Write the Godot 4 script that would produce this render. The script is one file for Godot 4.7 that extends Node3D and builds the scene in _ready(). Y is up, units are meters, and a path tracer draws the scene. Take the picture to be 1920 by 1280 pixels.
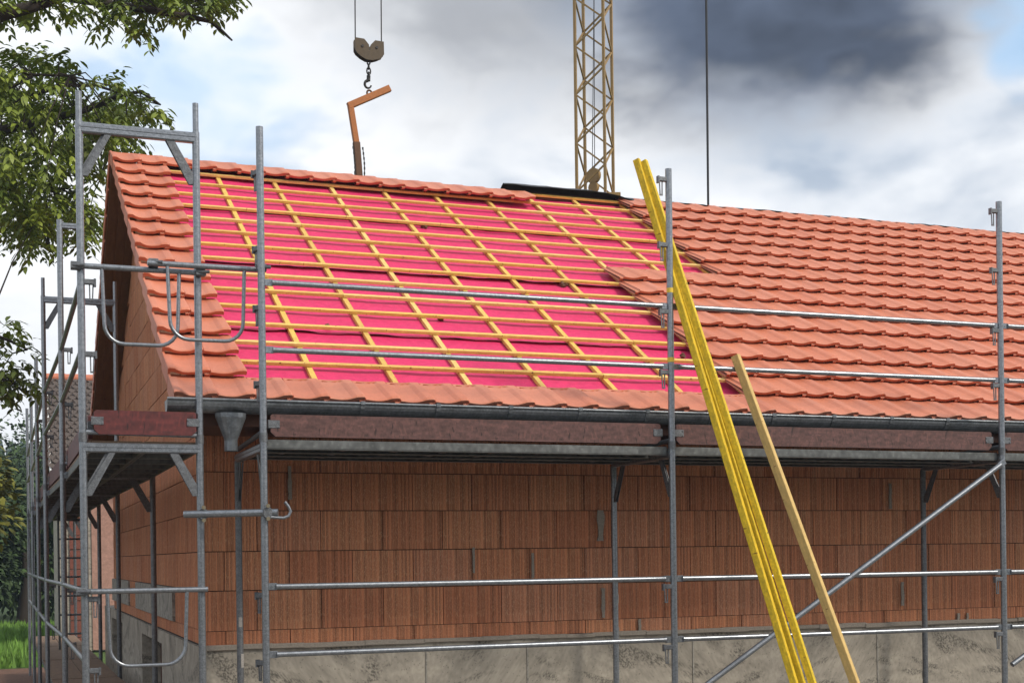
extends Node3D
# House under construction: front eave wall at z = 0, near gable wall at x = 0, ground at y = 0.
# Survey frame: V(X, Y, Z) with the camera at its origin, X along the eave, Z away along the gable.
const OX := 1.33
const OY := 1.9
const OZ := 10.1
const TH := 0.5306          # roof pitch
var rng := RandomNumberGenerator.new()
var M := {}
var taken := {}

func V(x: float, y: float, z: float) -> Vector3:
	return Vector3(x - OX, y + OY, OZ - z)

func pixel_dir(px: float, py: float) -> Vector3:
	var f := 2522.3
	var yaw := 0.358
	var roll := 0.013
	var a := px - 960.0
	var b := py - 1042.9
	var u := (a - roll * b) / (1.0 + roll * roll)
	var v := b + roll * u
	var c := cos(yaw)
	var s := sin(yaw)
	return Vector3(c * u / f + s, -v / f, -s * u / f + c)

func at_depth(px: float, py: float, z: float) -> Vector3:
	var r := pixel_dir(px, py)
	r *= z / r.z
	return V(r.x, r.y, r.z)

# ---------------------------------------------------------------- mesh builder
class Mb:
	var v := PackedVector3Array()
	var n := PackedVector3Array()
	var uv := PackedVector2Array()
	var col := PackedColorArray()
	var ix := PackedInt32Array()
	var tint := Color.WHITE
	func vert(p: Vector3, nn: Vector3, t: Vector2) -> int:
		v.append(p); n.append(nn); uv.append(t); col.append(tint)
		return v.size() - 1
	func tri_i(a: int, b: int, c: int):   # counter-clockwise seen from the front
		ix.append(a); ix.append(c); ix.append(b)
	func quad(a: Vector3, b: Vector3, c: Vector3, d: Vector3, ua := Vector2(0, 0), ub := Vector2(1, 0), uc := Vector2(1, 1), ud := Vector2(0, 1)):
		var nn := (b - a).cross(c - a)
		if nn.length() < 1e-12: nn = (c - a).cross(d - a)
		nn = nn.normalized()
		var i := vert(a, nn, ua)
		vert(b, nn, ub); vert(c, nn, uc); vert(d, nn, ud)
		tri_i(i, i + 1, i + 2); tri_i(i, i + 2, i + 3)
	func tri(a: Vector3, b: Vector3, c: Vector3):
		var nn := (b - a).cross(c - a).normalized()
		var i := vert(a, nn, Vector2(a.x, a.y))
		vert(b, nn, Vector2(b.x, b.y)); vert(c, nn, Vector2(c.x, c.y))
		tri_i(i, i + 1, i + 2)
	# box with bevelled long edges; the longest side gets u in metres
	func box(c: Vector3, s: Vector3, b := Basis.IDENTITY, bev := 0.0, uo := 0.0):
		var ax := 0
		if s.y > s.x and s.y >= s.z: ax = 1
		elif s.z > s.x and s.z > s.y: ax = 2
		var L: float = s[ax]
		var a1 := (ax + 1) % 3
		var a2 := (ax + 2) % 3
		var e0 := Vector3.ZERO; e0[ax] = 1
		var e1 := Vector3.ZERO; e1[a1] = 1
		var e2 := Vector3.ZERO; e2[a2] = 1
		var h1: float = s[a1] / 2
		var h2: float = s[a2] / 2
		var pr: Array[Vector2] = []
		if bev > 0.0:
			pr = [Vector2(h1, -h2 + bev), Vector2(h1, h2 - bev), Vector2(h1 - bev, h2), Vector2(-h1 + bev, h2), Vector2(-h1, h2 - bev), Vector2(-h1, -h2 + bev), Vector2(-h1 + bev, -h2), Vector2(h1 - bev, -h2)]
		else:
			pr = [Vector2(h1, -h2), Vector2(h1, h2), Vector2(-h1, h2), Vector2(-h1, -h2)]
		var run := 0.0
		for i in pr.size():
			var p := pr[i]
			var q := pr[(i + 1) % pr.size()]
			var w := (q - p).length()
			var A := c + b * (e1 * p.x + e2 * p.y - e0 * L / 2)
			var B := c + b * (e1 * q.x + e2 * q.y - e0 * L / 2)
			var D := b * (e0 * L)
			quad(A, B, B + D, A + D, Vector2(uo, run + uo), Vector2(uo, run + w + uo), Vector2(uo + L, run + w + uo), Vector2(uo + L, run + uo))
			run += w
		for sg in [-1, 1]:
			var nn: Vector3 = b * (e0 * sg)
			var first := v.size()
			for p in pr: vert(c + b * (e1 * p.x + e2 * p.y + e0 * (L / 2 * sg)), nn, Vector2(p.x * 0.2 + uo, p.y * 4.0 + uo))
			for i in range(1, pr.size() - 1):
				if sg > 0: tri_i(first, first + i, first + i + 1)
				else: tri_i(first, first + i + 1, first + i)
	func beam(a: Vector3, bb: Vector3, w: float, h: float, up := Vector3.UP, bev := 0.003, uo := 0.0):  # w across, h along up
		var x := (bb - a).normalized()
		var z := x.cross(up).normalized()
		var y := z.cross(x)
		box((a + bb) / 2, Vector3((bb - a).length(), h, w), Basis(x, y, z), bev, uo)
	func tube(a: Vector3, b: Vector3, r: float, k := 12, r2 := -1.0, caps := true):
		path([a, b], r, k, r2, caps)
	func path(pts: Array, r: float, k := 10, r2 := -1.0, caps := true):
		if r2 < 0: r2 = r
		var first := v.size()
		var m := pts.size()
		var side := Vector3.ZERO
		var acc := 0.0
		for i in m:
			var d: Vector3
			if i == 0: d = pts[1] - pts[0]
			elif i == m - 1: d = pts[m - 1] - pts[m - 2]
			else: d = (pts[i + 1] - pts[i]).normalized() + (pts[i] - pts[i - 1]).normalized()
			d = d.normalized()
			if i == 0:
				side = d.cross(Vector3.UP if absf(d.y) < 0.9 else Vector3.RIGHT).normalized()
			else:
				side = (side - d * side.dot(d)).normalized()
				acc += (pts[i] - pts[i - 1]).length()
			var o := d.cross(side)
			var rr := lerpf(r, r2, float(i) / (m - 1))
			for j in k + 1:
				var t := TAU * j / k
				var nn := side * cos(t) + o * sin(t)
				vert(pts[i] + nn * rr, nn, Vector2(acc, TAU * rr * j / k))
		for i in m - 1:
			for j in k:
				var a := first + i * (k + 1) + j
				tri_i(a, a + 1, a + k + 2); tri_i(a, a + k + 2, a + k + 1)
		if caps:
			for e in [0, m - 1]:
				var d: Vector3 = (pts[1] - pts[0]).normalized() * -1.0 if e == 0 else (pts[m - 1] - pts[m - 2]).normalized()
				var rr := r if e == 0 else r2
				var c := vert(pts[e], d, Vector2.ZERO)
				var base: int = first + e * (k + 1)
				var f2 := v.size()
				for j in k + 1: vert(v[base + j], d, Vector2(0, 0.01 * j))
				for j in k:
					if e == 0: tri_i(c, f2 + j + 1, f2 + j)
					else: tri_i(c, f2 + j, f2 + j + 1)
	# flat polygon in the plane (o, ax, ay) pushed out by depth along az
	func prism(o: Vector3, ax: Vector3, ay: Vector3, poly: Array, depth: float):
		var az := ax.cross(ay).normalized()
		var k := poly.size()
		var tr := Geometry2D.triangulate_polygon(PackedVector2Array(poly))
		for sg in [0, 1]:
			var first := v.size()
			for p in poly: vert(o + ax * p.x + ay * p.y + az * (depth * sg), az * (1.0 if sg == 1 else -1.0), p)
			for i in range(0, tr.size(), 3):
				var a: Vector2 = poly[tr[i]]
				var b: Vector2 = poly[tr[i + 1]]
				var c: Vector2 = poly[tr[i + 2]]
				var ccw := (b - a).cross(c - a) > 0
				if ccw == (sg == 1): tri_i(first + tr[i], first + tr[i + 1], first + tr[i + 2])
				else: tri_i(first + tr[i], first + tr[i + 2], first + tr[i + 1])
		var area := 0.0
		for i in k: area += (poly[i] as Vector2).cross(poly[(i + 1) % k])
		for i in k:
			var p: Vector2 = poly[i]
			var q: Vector2 = poly[(i + 1) % k]
			if area < 0: var t := p; p = q; q = t
			var A := o + ax * p.x + ay * p.y
			var B := o + ax * q.x + ay * q.y
			quad(A, B, B + az * depth, A + az * depth, Vector2(0, 0), Vector2((q - p).length(), 0), Vector2((q - p).length(), depth), Vector2(0, depth))
	func mesh() -> ArrayMesh:
		var a := []
		a.resize(Mesh.ARRAY_MAX)
		a[Mesh.ARRAY_VERTEX] = v; a[Mesh.ARRAY_NORMAL] = n; a[Mesh.ARRAY_TEX_UV] = uv; a[Mesh.ARRAY_COLOR] = col; a[Mesh.ARRAY_INDEX] = ix
		var m := ArrayMesh.new()
		m.add_surface_from_arrays(Mesh.PRIMITIVE_TRIANGLES, a)
		return m

# ---------------------------------------------------------------- nodes
func numbered(called: String) -> String:
	if not taken.has(called):
		taken[called] = 0
		return called
	taken[called] += 1
	return "%s_%03d" % [called, taken[called]]

func tag(o: Node, label: String, category: String, group := "", kind := ""):
	if label: o.set_meta("label", label)
	if category: o.set_meta("category", category)
	if group: o.set_meta("group", group)
	if kind: o.set_meta("kind", kind)

func thing(called: String, label: String, category: String, at := Vector3.ZERO, group := "") -> Node3D:
	var o := Node3D.new()
	o.name = numbered(called)
	add_child(o)
	o.position = at
	tag(o, label, category, group)
	return o

func put(b: Mb, called: String, mat: Material, parent: Node3D = self) -> MeshInstance3D:
	var o := MeshInstance3D.new()
	o.mesh = b.mesh()
	o.material_override = mat
	o.name = numbered(called) if parent == self else called
	parent.add_child(o, true)
	if parent != self: o.transform = inv_chain(parent)   # geometry was given in scene coordinates
	return o

func inv_chain(parent: Node3D) -> Transform3D:
	var t := Transform3D.IDENTITY
	var p: Node = parent
	while p != self:
		t = (p as Node3D).transform * t
		p = p.get_parent()
	return t.affine_inverse()

func piece(mesh: Mesh, called: String, mat: Material, parent: Node3D, t: Transform3D) -> MeshInstance3D:
	var o := MeshInstance3D.new()
	o.mesh = mesh
	o.material_override = mat
	o.name = called
	parent.add_child(o, true)
	o.transform = t
	return o

# ---------------------------------------------------------------- materials
func image_of(w: int, h: int, fn: Callable) -> ImageTexture:
	var im := Image.create(w, h, true, Image.FORMAT_RGB8)
	for y in h:
		for x in w:
			im.set_pixel(x, y, fn.call(x, y))
	im.generate_mipmaps()
	return ImageTexture.create_from_image(im)

func noise(sd: int, freq: float, oct := 4) -> FastNoiseLite:
	var n := FastNoiseLite.new()
	n.seed = sd
	n.frequency = freq
	n.noise_type = FastNoiseLite.TYPE_SIMPLEX_SMOOTH
	n.fractal_octaves = oct
	return n

# seamless value of a noise on a torus of w x h texels
func wrap_noise(n: FastNoiseLite, x: float, y: float, w: float, h: float, sx: float, sy: float) -> float:
	var a := TAU * x / w
	var b := TAU * y / h
	return n.get_noise_3d(cos(a) * sx + cos(b) * sy * 0.7, sin(a) * sx + 31.7, sin(b) * sy + cos(b) * 3.1)

func mat(c: Color, rough: float, tex: Texture2D = null, scale := 1.0, tri := true, metal := 0.0) -> StandardMaterial3D:
	var m := StandardMaterial3D.new()
	m.albedo_color = c
	m.roughness = rough
	m.metallic = metal
	if tex:
		m.albedo_texture = tex
		if tri:
			m.uv1_triplanar = true
			m.uv1_world_triplanar = true
		m.uv1_scale = Vector3.ONE * scale
	return m

func lin(r: float, g: float, b: float) -> Color:
	return Color(r, g, b).linear_to_srgb()

func make_materials():
	var n1 := noise(1, 1.0, 4)
	var n2 := noise(2, 1.0, 3)
	# zinc spangle and stains on galvanised steel
	var t_galv := image_of(256, 256, func(x, y):
		var k := 0.80 + 0.20 * wrap_noise(n1, x, y, 256, 256, 9, 9) + 0.14 * wrap_noise(n2, x, y, 256, 256, 2.2, 2.2)
		if wrap_noise(n1, x + 70, y + 11, 256, 256, 14, 14) > 0.42: k += 0.14
		k = clampf(k, 0, 1)
		return Color(k, k, k * 1.01 if k < 0.98 else k))
	M.galv = mat(lin(0.40, 0.425, 0.45), 0.33, t_galv, 2.6, true, 0.75)
	M.galv_old = mat(lin(0.24, 0.25, 0.26), 0.5, t_galv, 1.7, true, 0.6)
	M.alu = mat(lin(0.20, 0.205, 0.195), 0.5, t_galv, 0.35, true, 0.6)
	M.zinc = mat(lin(0.29, 0.31, 0.325), 0.36, t_galv, 0.7, true, 0.55)
	M.mortar_tube = mat(lin(0.45, 0.42, 0.38), 0.9, t_galv, 6.0)
	# fired clay
	var t_clay := image_of(256, 256, func(x, y):
		var k := 0.88 + 0.11 * wrap_noise(n1, x, y, 256, 256, 3, 3) + 0.07 * wrap_noise(n2, x, y, 256, 256, 16, 16)
		var p := wrap_noise(n2, x + 40, y + 90, 256, 256, 10, 10)
		if p > 0.52: return Color(minf(k * 1.1, 1), minf(k * 1.16, 1), minf(k * 1.2, 1))
		return Color(k, k * 0.99, k * 0.985))
	var t_tile := image_of(256, 256, func(x, y):
		var k := 0.92 + 0.06 * wrap_noise(n1, x, y, 256, 256, 3, 3) + 0.035 * wrap_noise(n2, x, y, 256, 256, 20, 20)
		return Color(minf(k, 1), minf(k * 0.995, 1), minf(k * 0.99, 1)))
	M.tiles = []
	for c in [[0.68, 0.225, 0.122], [0.715, 0.245, 0.138], [0.64, 0.205, 0.112], [0.70, 0.245, 0.142], [0.67, 0.21, 0.112], [0.65, 0.225, 0.13]]:
		M.tiles.append(mat(lin(c[0], c[1], c[2]), 0.55, t_tile, 1.1))
	# ribbed clay block: u across the block, streaks run up and down
	var t_brick := image_of(512, 64, func(x, y):
		var streak := wrap_noise(n1, x, 0, 512, 64, 26, 0.01)
		var broad := wrap_noise(n2, x, 7, 512, 64, 5, 0.01)
		var grit := wrap_noise(n2, x, y, 512, 64, 40, 6)
		var k := 0.80 + 0.20 * streak + 0.24 * broad + 0.14 * grit
		var pale := smoothstep(0.10, 0.5, wrap_noise(n1, x + 200, y * 0.6, 512, 64, 18, 1.0) + 0.25 * grit)
		var c := Color(k, k * 0.96, k * 0.93).lerp(Color(1.0, 1.3, 1.55), pale * 0.8)
		return Color(clampf(c.r, 0, 1), clampf(c.g, 0, 1), clampf(c.b, 0, 1)))
	M.bricks = []
	for c in [[0.67, 0.28, 0.14], [0.64, 0.265, 0.135], [0.70, 0.31, 0.16], [0.66, 0.295, 0.165], [0.61, 0.24, 0.12]]:
		M.bricks.append(mat(lin(c[0], c[1], c[2]), 0.9, t_brick, 1.0, false))
	M.joint = mat(lin(0.06, 0.035, 0.025), 0.95, t_clay, 2.0)
	M.mortar = mat(lin(0.36, 0.32, 0.27), 0.95, t_clay, 3.0)
	# cast concrete, stained
	var t_conc := image_of(512, 512, func(x, y):
		var k := 0.76 + 0.13 * wrap_noise(n1, x, y, 512, 512, 2.0, 2.0) + 0.08 * wrap_noise(n2, x, y, 512, 512, 16, 16)
		var st := smoothstep(0.08, 0.5, wrap_noise(n2, x + 100, y, 512, 512, 1.2, 2.6)) * smoothstep(-0.3, 0.5, wrap_noise(n1, x, y + 33, 512, 512, 30, 40))
		k *= 1.0 - 0.45 * st
		if wrap_noise(n1, x + 9, y + 140, 512, 512, 30, 30) > 0.5: k *= 0.72
		k = clampf(k, 0, 1)
		return Color(k, k * 0.97, k * 0.915))
	M.concrete = mat(lin(0.60, 0.575, 0.54), 0.92, t_conc, 0.31)
	M.lintel = mat(lin(0.55, 0.55, 0.545), 0.92, t_conc, 0.9)
	# sawn timber, grain along u
	var t_wood := image_of(512, 128, func(x, y):
		var g := wrap_noise(n1, x, y, 512, 128, 1.6, 9)
		var fine := wrap_noise(n2, x, y, 512, 128, 5, 26)
		var k := 0.90 + 0.10 * g + 0.07 * fine
		var kn := wrap_noise(n2, x + 60, y + 20, 512, 128, 5.0, 3.0)
		var c := Color(k, k * 0.98, k * 0.94)
		if kn > 0.56: c = c.lerp(Color(0.42, 0.27, 0.16), smoothstep(0.56, 0.68, kn) * 0.8)
		return Color(clampf(c.r, 0, 1), clampf(c.g, 0, 1), clampf(c.b, 0, 1)))
	M.battens = []
	for c in [[0.87, 0.61, 0.17], [0.90, 0.66, 0.23], [0.80, 0.53, 0.14], [0.87, 0.60, 0.14]]:
		M.battens.append(mat(lin(c[0], c[1], c[2]), 0.75, t_wood, 1.0, false))
	var t_worn := image_of(512, 128, func(x, y):
		var k := 0.72 + 0.22 * wrap_noise(n1, x, y, 512, 128, 2.2, 8) + 0.16 * wrap_noise(n2, x, y, 512, 128, 8, 30)
		var sc := smoothstep(0.3, 0.55, wrap_noise(n2, x + 31, y + 77, 512, 128, 9, 5))
		var c := Color(k, k, k).lerp(Color(1.0, 0.98, 0.92), sc * 0.5)
		if wrap_noise(n1, x + 160, y + 20, 512, 128, 7.0, 3.0) > 0.5: c *= 0.55
		return Color(clampf(c.r, 0, 1), clampf(c.g, 0, 1), clampf(c.b, 0, 1)))
	var t_plank := image_of(512, 128, func(x, y):
		var k := 0.86 + 0.15 * wrap_noise(n1, x, y, 512, 128, 1.8, 12) + 0.13 * wrap_noise(n2, x, y, 512, 128, 6, 34)
		var c := Color(k, k * 0.97, k * 0.9)
		var kn := wrap_noise(n2, x + 20, y + 60, 512, 128, 6.0, 2.6)
		if kn > 0.64: c = c.lerp(Color(0.40, 0.25, 0.12), smoothstep(0.64, 0.72, kn) * 0.7)
		return Color(clampf(c.r, 0, 1), clampf(c.g, 0, 1), clampf(c.b, 0, 1)))
	M.plank = mat(lin(0.93, 0.69, 0.024), 0.7, t_plank, 0.8, false)
	M.plank2 = mat(lin(0.90, 0.64, 0.02), 0.7, t_plank, 0.8, false)
	M.pine = mat(lin(0.76, 0.54, 0.21), 0.75, t_wood, 0.9, false)
	M.stain = mat(lin(0.20, 0.088, 0.076), 0.7, t_worn, 0.7, false)
	M.red_board = mat(lin(0.19, 0.032, 0.03), 0.55, t_worn, 0.5, false)
	M.soffit = mat(lin(0.21, 0.115, 0.05), 0.7, t_wood, 0.5, false)
	M.dark_wood = mat(lin(0.15, 0.068, 0.045), 0.8, t_wood, 0.5, false)
	M.ply = mat(lin(0.23, 0.15, 0.10), 0.8, t_wood, 0.4, false)
	# roofing membrane
	var t_mem := image_of(512, 512, func(x, y):
		var k := 0.90 + 0.09 * wrap_noise(n1, x, y, 512, 512, 3, 5) + 0.05 * wrap_noise(n2, x, y, 512, 512, 24, 24)
		var dust := smoothstep(0.36, 0.6, wrap_noise(n2, x, y + 50, 512, 512, 12, 20) + 0.35 * wrap_noise(n1, x, y, 512, 512, 2, 2))
		var c := Color(k, k * 0.95, k).lerp(Color(1.0, 2.6, 1.7), dust * 0.4)
		return Color(clampf(c.r, 0, 1), clampf(c.g, 0, 1), clampf(c.b, 0, 1)))
	M.membrane = mat(lin(0.80, 0.062, 0.175), 0.5, t_mem, 0.8)
	M.membrane.metallic_specular = 0.25
	M.black = mat(lin(0.012, 0.012, 0.014), 0.55)
	M.rubber = mat(lin(0.02, 0.02, 0.022), 0.7)
	M.crane = mat(lin(0.36, 0.215, 0.055), 0.6, t_clay, 1.2)
	M.crane_block = mat(lin(0.095, 0.062, 0.026), 0.6, t_clay, 2.0)
	M.orange = mat(lin(0.52, 0.175, 0.035), 0.6, t_clay, 2.0)
	M.iron = mat(lin(0.045, 0.04, 0.038), 0.5, t_clay, 3.0, true, 0.4)
	M.rust = mat(lin(0.16, 0.075, 0.035), 0.75, t_clay, 3.0)
	M.glass = mat(lin(0.02, 0.022, 0.025), 0.08)
	M.bolt = mat(lin(0.25, 0.21, 0.14), 0.4, null, 1.0, true, 0.7)
	M.tape = mat(lin(0.72, 0.50, 0.05), 0.6)
	M.plaster = mat(lin(0.66, 0.63, 0.60), 0.9, t_conc, 0.6)
	M.sandstone = mat(lin(0.25, 0.085, 0.06), 0.9, t_clay, 1.0)
	M.pink_plaster = mat(lin(0.52, 0.30, 0.24), 0.9, t_clay, 0.6)
	M.old_tile = mat(lin(0.12, 0.095, 0.082), 0.9, t_clay, 1.4)
	M.white = mat(lin(0.75, 0.75, 0.75), 0.6)
	M.bark = mat(lin(0.045, 0.033, 0.025), 0.95, t_clay, 3.0)
	M.leaf = mat(Color.WHITE, 0.5)
	M.leaf.vertex_color_use_as_albedo = true
	M.leaf.backlight_enabled = true
	M.leaf.backlight = lin(0.24, 0.30, 0.04)
	M.leaf.cull_mode = BaseMaterial3D.CULL_DISABLED
	M.far_leaf = mat(Color.WHITE, 0.8)
	M.far_leaf.vertex_color_use_as_albedo = true
	var t_ground := image_of(256, 256, func(x, y):
		var k := 0.78 + 0.2 * wrap_noise(n1, x, y, 256, 256, 5, 5) + 0.12 * wrap_noise(n2, x, y, 256, 256, 24, 24)
		k = clampf(k, 0, 1)
		return Color(k, k, k))
	M.soil = mat(lin(0.22, 0.105, 0.06), 0.95, t_ground, 0.5)
	M.grass = mat(lin(0.105, 0.19, 0.03), 0.95, t_ground, 0.35)
	M.gravel = mat(lin(0.36, 0.335, 0.30), 0.95, t_ground, 1.2)  # pale, for the added yard that bounces light onto the wall
	M.blade = mat(Color.WHITE, 0.8)
	M.blade.vertex_color_use_as_albedo = true

# ---------------------------------------------------------------- sky
var sky_n := []

func sky_color(az: float, el: float) -> Color:
	var ce := cos(el)
	var se := sin(el)
	# clouds lie on a flat deck: stretch towards the horizon
	var q := Vector3(sin(az) * ce, se * 1.9, -cos(az) * ce)
	var wv: float = sky_n[0].get_noise_3dv(q * 1.7 + Vector3(5, 1, 2)) * 0.10
	q += Vector3(wv, wv * 0.5, -wv)
	var a: float = sky_n[0].get_noise_3dv(q)
	var m: float = sky_n[1].get_noise_3dv(q)
	var f: float = sky_n[2].get_noise_3dv(q)
	var puff := 0.45 - 1.4 * absf(f)      # billows with sharp creases
	var ad := rad_to_deg(az)
	var ed := rad_to_deg(el)
	# heavy cloud over the ridge, lighter grey bank beside it, torn edges
	var e1 := Vector2((ad - 32.0) / 10.0, (ed - 23.6) / 7.2).length() + 0.42 * m - 0.20 * puff + 0.15 * a
	var e2 := Vector2((ad - 23.0) / 9.5, (ed - 24.0) / 6.0).length() + 0.6 * m - 0.25 * puff
	var dark := maxf(smoothstep(1.25, 0.45, e1), 0.62 * smoothstep(1.5, 0.2, e2))
	# the same weather elsewhere: dark bellies high up
	dark = maxf(dark, 0.8 * smoothstep(0.12, 0.62, a + 0.55 * m) * smoothstep(0.36, 0.5, se))
	var e3 := Vector2((ad - 7.0) / 7.0, (ed - 19.0) / 4.5).length() - 0.9 * m + 0.35 * puff
	var e4 := Vector2((ad - 41.2) / 1.6, (ed - 20.3) / 2.6).length() - 0.5 * m + 0.35 * puff
	var gap := maxf(0.6 * smoothstep(1.1, 0.3, e3), 0.65 * smoothstep(1.15, 0.4, e4))
	gap = maxf(gap, 0.7 * smoothstep(0.15, 0.5, -a - 0.5 * m) * smoothstep(0.36, 0.5, se))
	var t := clampf(0.36 + 0.5 * a + 1.35 * m - 0.42 * puff, 0, 1) * smoothstep(0.08, 0.34, se + 0.10 * m)
	var c := Color(0.56, 0.57, 0.585).lerp(Color(0.245, 0.29, 0.355), t)
	c = c.lerp(Color(0.22, 0.36, 0.53), gap * (1.0 - dark))
	c = c.lerp(Color(0.036, 0.046, 0.068) * (1.0 + 1.1 * maxf(m + 0.2 + 0.5 * puff, 0.0)), dark)
	return c.lerp(Color(0.50, 0.515, 0.535), smoothstep(0.16, 0.02, se) * 0.8)

func make_sky() -> ImageTexture:
	sky_n = [noise(11, 1.3, 3), noise(12, 3.4, 6), noise(13, 11.0, 5)]
	var w := 1280
	var h := 640
	var im := Image.create(w, h, false, Image.FORMAT_RGBF)
	im.fill(Color(0.15, 0.15, 0.145))
	for y in h / 2 + 2:
		for x in w: im.set_pixel(x, y, sky_color(wrapf((x + 0.5) / w * TAU, -PI, PI), PI / 2 - (y + 0.5) / h * PI))
	# finer grain over the part above the roof
	w = 4096
	h = 2048
	im.resize(w, h, Image.INTERPOLATE_CUBIC)
	for y in range(720, 960):
		for x in range(-60, 540):
			var xx := posmod(x, w)
			im.set_pixel(xx, y, sky_color(wrapf((xx + 0.5) / w * TAU, -PI, PI), PI / 2 - (y + 0.5) / h * PI))
	return ImageTexture.create_from_image(im)

# ---------------------------------------------------------------- roof
const W := 0.2545      # cover width of a tile
const ROW := 0.397
const D0 := 0.47       # first lip, metres below the ridge line

# Local frame of a roof slope: x along the eave, y normal, z down the slope, origin on the ridge line
func tile_mesh(w: float, verge: bool, sd: int) -> ArrayMesh:
	var b := Mb.new()
	var r := RandomNumberGenerator.new()
	r.seed = sd
	var L := ROW + 0.055
	var k := w / W
	# cross profile: trough, swelling roll on the right, drop to the neighbour
	var pr: Array[Vector2] = []
	if verge:
		pr = [Vector2(0.0, 0.020), Vector2(0.010, 0.026), Vector2(0.046, 0.024), Vector2(0.070, 0.012), Vector2(0.100, 0.003), Vector2(0.135, 0.0), Vector2(0.170, 0.003), Vector2(0.200, 0.011), Vector2(0.222, 0.022), Vector2(0.264, 0.026), Vector2(0.281, 0.025), Vector2(w - 0.003, 0.019), Vector2(w - 0.003, 0.0)]
	else:
		pr = [Vector2(-0.040, -0.013), Vector2(-0.036, -0.006), Vector2(-0.030, -0.013), Vector2(-0.024, -0.006), Vector2(-0.017, -0.013), Vector2(-0.010, -0.006), Vector2(-0.003, -0.008), Vector2(0.004, 0.008), Vector2(0.022, 0.006), Vector2(0.055, 0.002), Vector2(0.090, 0.0), Vector2(0.125, 0.002), Vector2(0.158, 0.009), Vector2(0.182, 0.021), Vector2(0.192, 0.024), Vector2(0.234, 0.028), Vector2(0.246, 0.027), Vector2(0.2515, 0.021), Vector2(0.2515, 0.0)]
	# rows from the lip upwards: z offset, drop, dip of the moulded pocket at the head
	var rows := [[0.0, -0.009, 0.0], [-0.005, -0.002, 0.0], [-0.016, 0.0, 0.0], [-0.12, 0.0, 0.0], [-L + 0.105, 0.0, 0.0], [-L + 0.058, 0.0, 0.0], [-L + 0.052, 0.0, 1.0], [-L + 0.014, 0.0, 1.0], [-L + 0.010, 0.0, 0.0], [-L, 0.0, 0.0]]
	var first := b.v.size()
	var np := pr.size()
	for rw in rows:
		var t: float = -rw[0] / L
		for i in np:
			var p := pr[i]
			var py := p.y * 1.1 if p.x > 0.0 else p.y
			if rw[0] < -L + 0.06 and p.x > 0.0: py = lerpf(p.y, 0.014, 0.75)   # flat head under the next row
			var hh: float = py + rw[1] + lerpf(0.010, -0.052, t)
			if p.x > 0.02 and p.x < 0.16 * k: hh -= 0.020 * rw[2]
			# the roll flattens towards the lip into a chamfered nose
			if p.x > 0.17 * k and rw[0] > -0.01: hh -= 0.005
			b.vert(Vector3(p.x, hh, rw[0]), Vector3.UP, p)
	var nr := rows.size()
	# creases between trough, flank, roll and drop stay sharp: each section has its own smooth normals
	var cuts := [0, 2, 6, 8, 11, np - 1] if verge else [0, 7, 12, 14, 17, np - 1]
	for c in cuts.size() - 1:
		var ca: int = cuts[c]
		var n := int(cuts[c + 1]) - ca + 1
		var sec := Mb.new()
		for j in nr:
			for i in n: sec.vert(b.v[first + j * np + ca + i], Vector3.UP, pr[ca + i])
		for j in nr - 1:
			for i in n - 1:
				var a := j * n + i
				sec.tri_i(a, a + 1, a + n + 1); sec.tri_i(a, a + n + 1, a + n)
		smooth(sec)
		var at := b.v.size()
		for i in sec.v.size(): b.vert(sec.v[i], sec.n[i], sec.uv[i])
		for i in sec.ix: b.ix.append(at + i)
	# lip face and underside
	for i in np - 1:
		var p := pr[i]
		var q := pr[i + 1]
		if absf(q.x - p.x) < 0.001: continue
		var A := b.v[first + i]
		var B := b.v[first + i + 1]
		var dn := 0.025 + 0.011 * clampf(p.y / 0.028, 0.0, 1.0)
		var dn2 := 0.025 + 0.011 * clampf(q.y / 0.028, 0.0, 1.0)
		b.quad(A - Vector3(0, dn, 0.016), B - Vector3(0, dn2, 0.016), B, A)
		b.quad(b.v[first + (nr - 1) * np + i] - Vector3(0, 0.014, 0), b.v[first + (nr - 1) * np + i + 1] - Vector3(0, 0.014, 0), B - Vector3(0, dn2, 0.016), A - Vector3(0, dn, 0.016))
		b.quad(b.v[first + (nr - 1) * np + i + 1] - Vector3(0, 0.014, 0), b.v[first + (nr - 1) * np + i] - Vector3(0, 0.014, 0), b.v[first + (nr - 1) * np + i], b.v[first + (nr - 1) * np + i + 1])
	if verge:   # flap hanging down over the barge board
		var y0 := 0.014
		b.box(Vector3(0.009, y0 - 0.075, -L * 0.45), Vector3(0.018, 0.13, L * 0.86), Basis(Vector3.RIGHT, -0.093), 0.003)
	else:       # moulded pockets on the head of the tile
		for s in [-1.0, 1.0]: b.beam(Vector3(0.09 - s * 0.05, -0.046, -L + 0.012), Vector3(0.09 + s * 0.05, -0.046, -L + 0.052), 0.006, 0.008, Vector3.UP, 0.0)
	return b.mesh()

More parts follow.
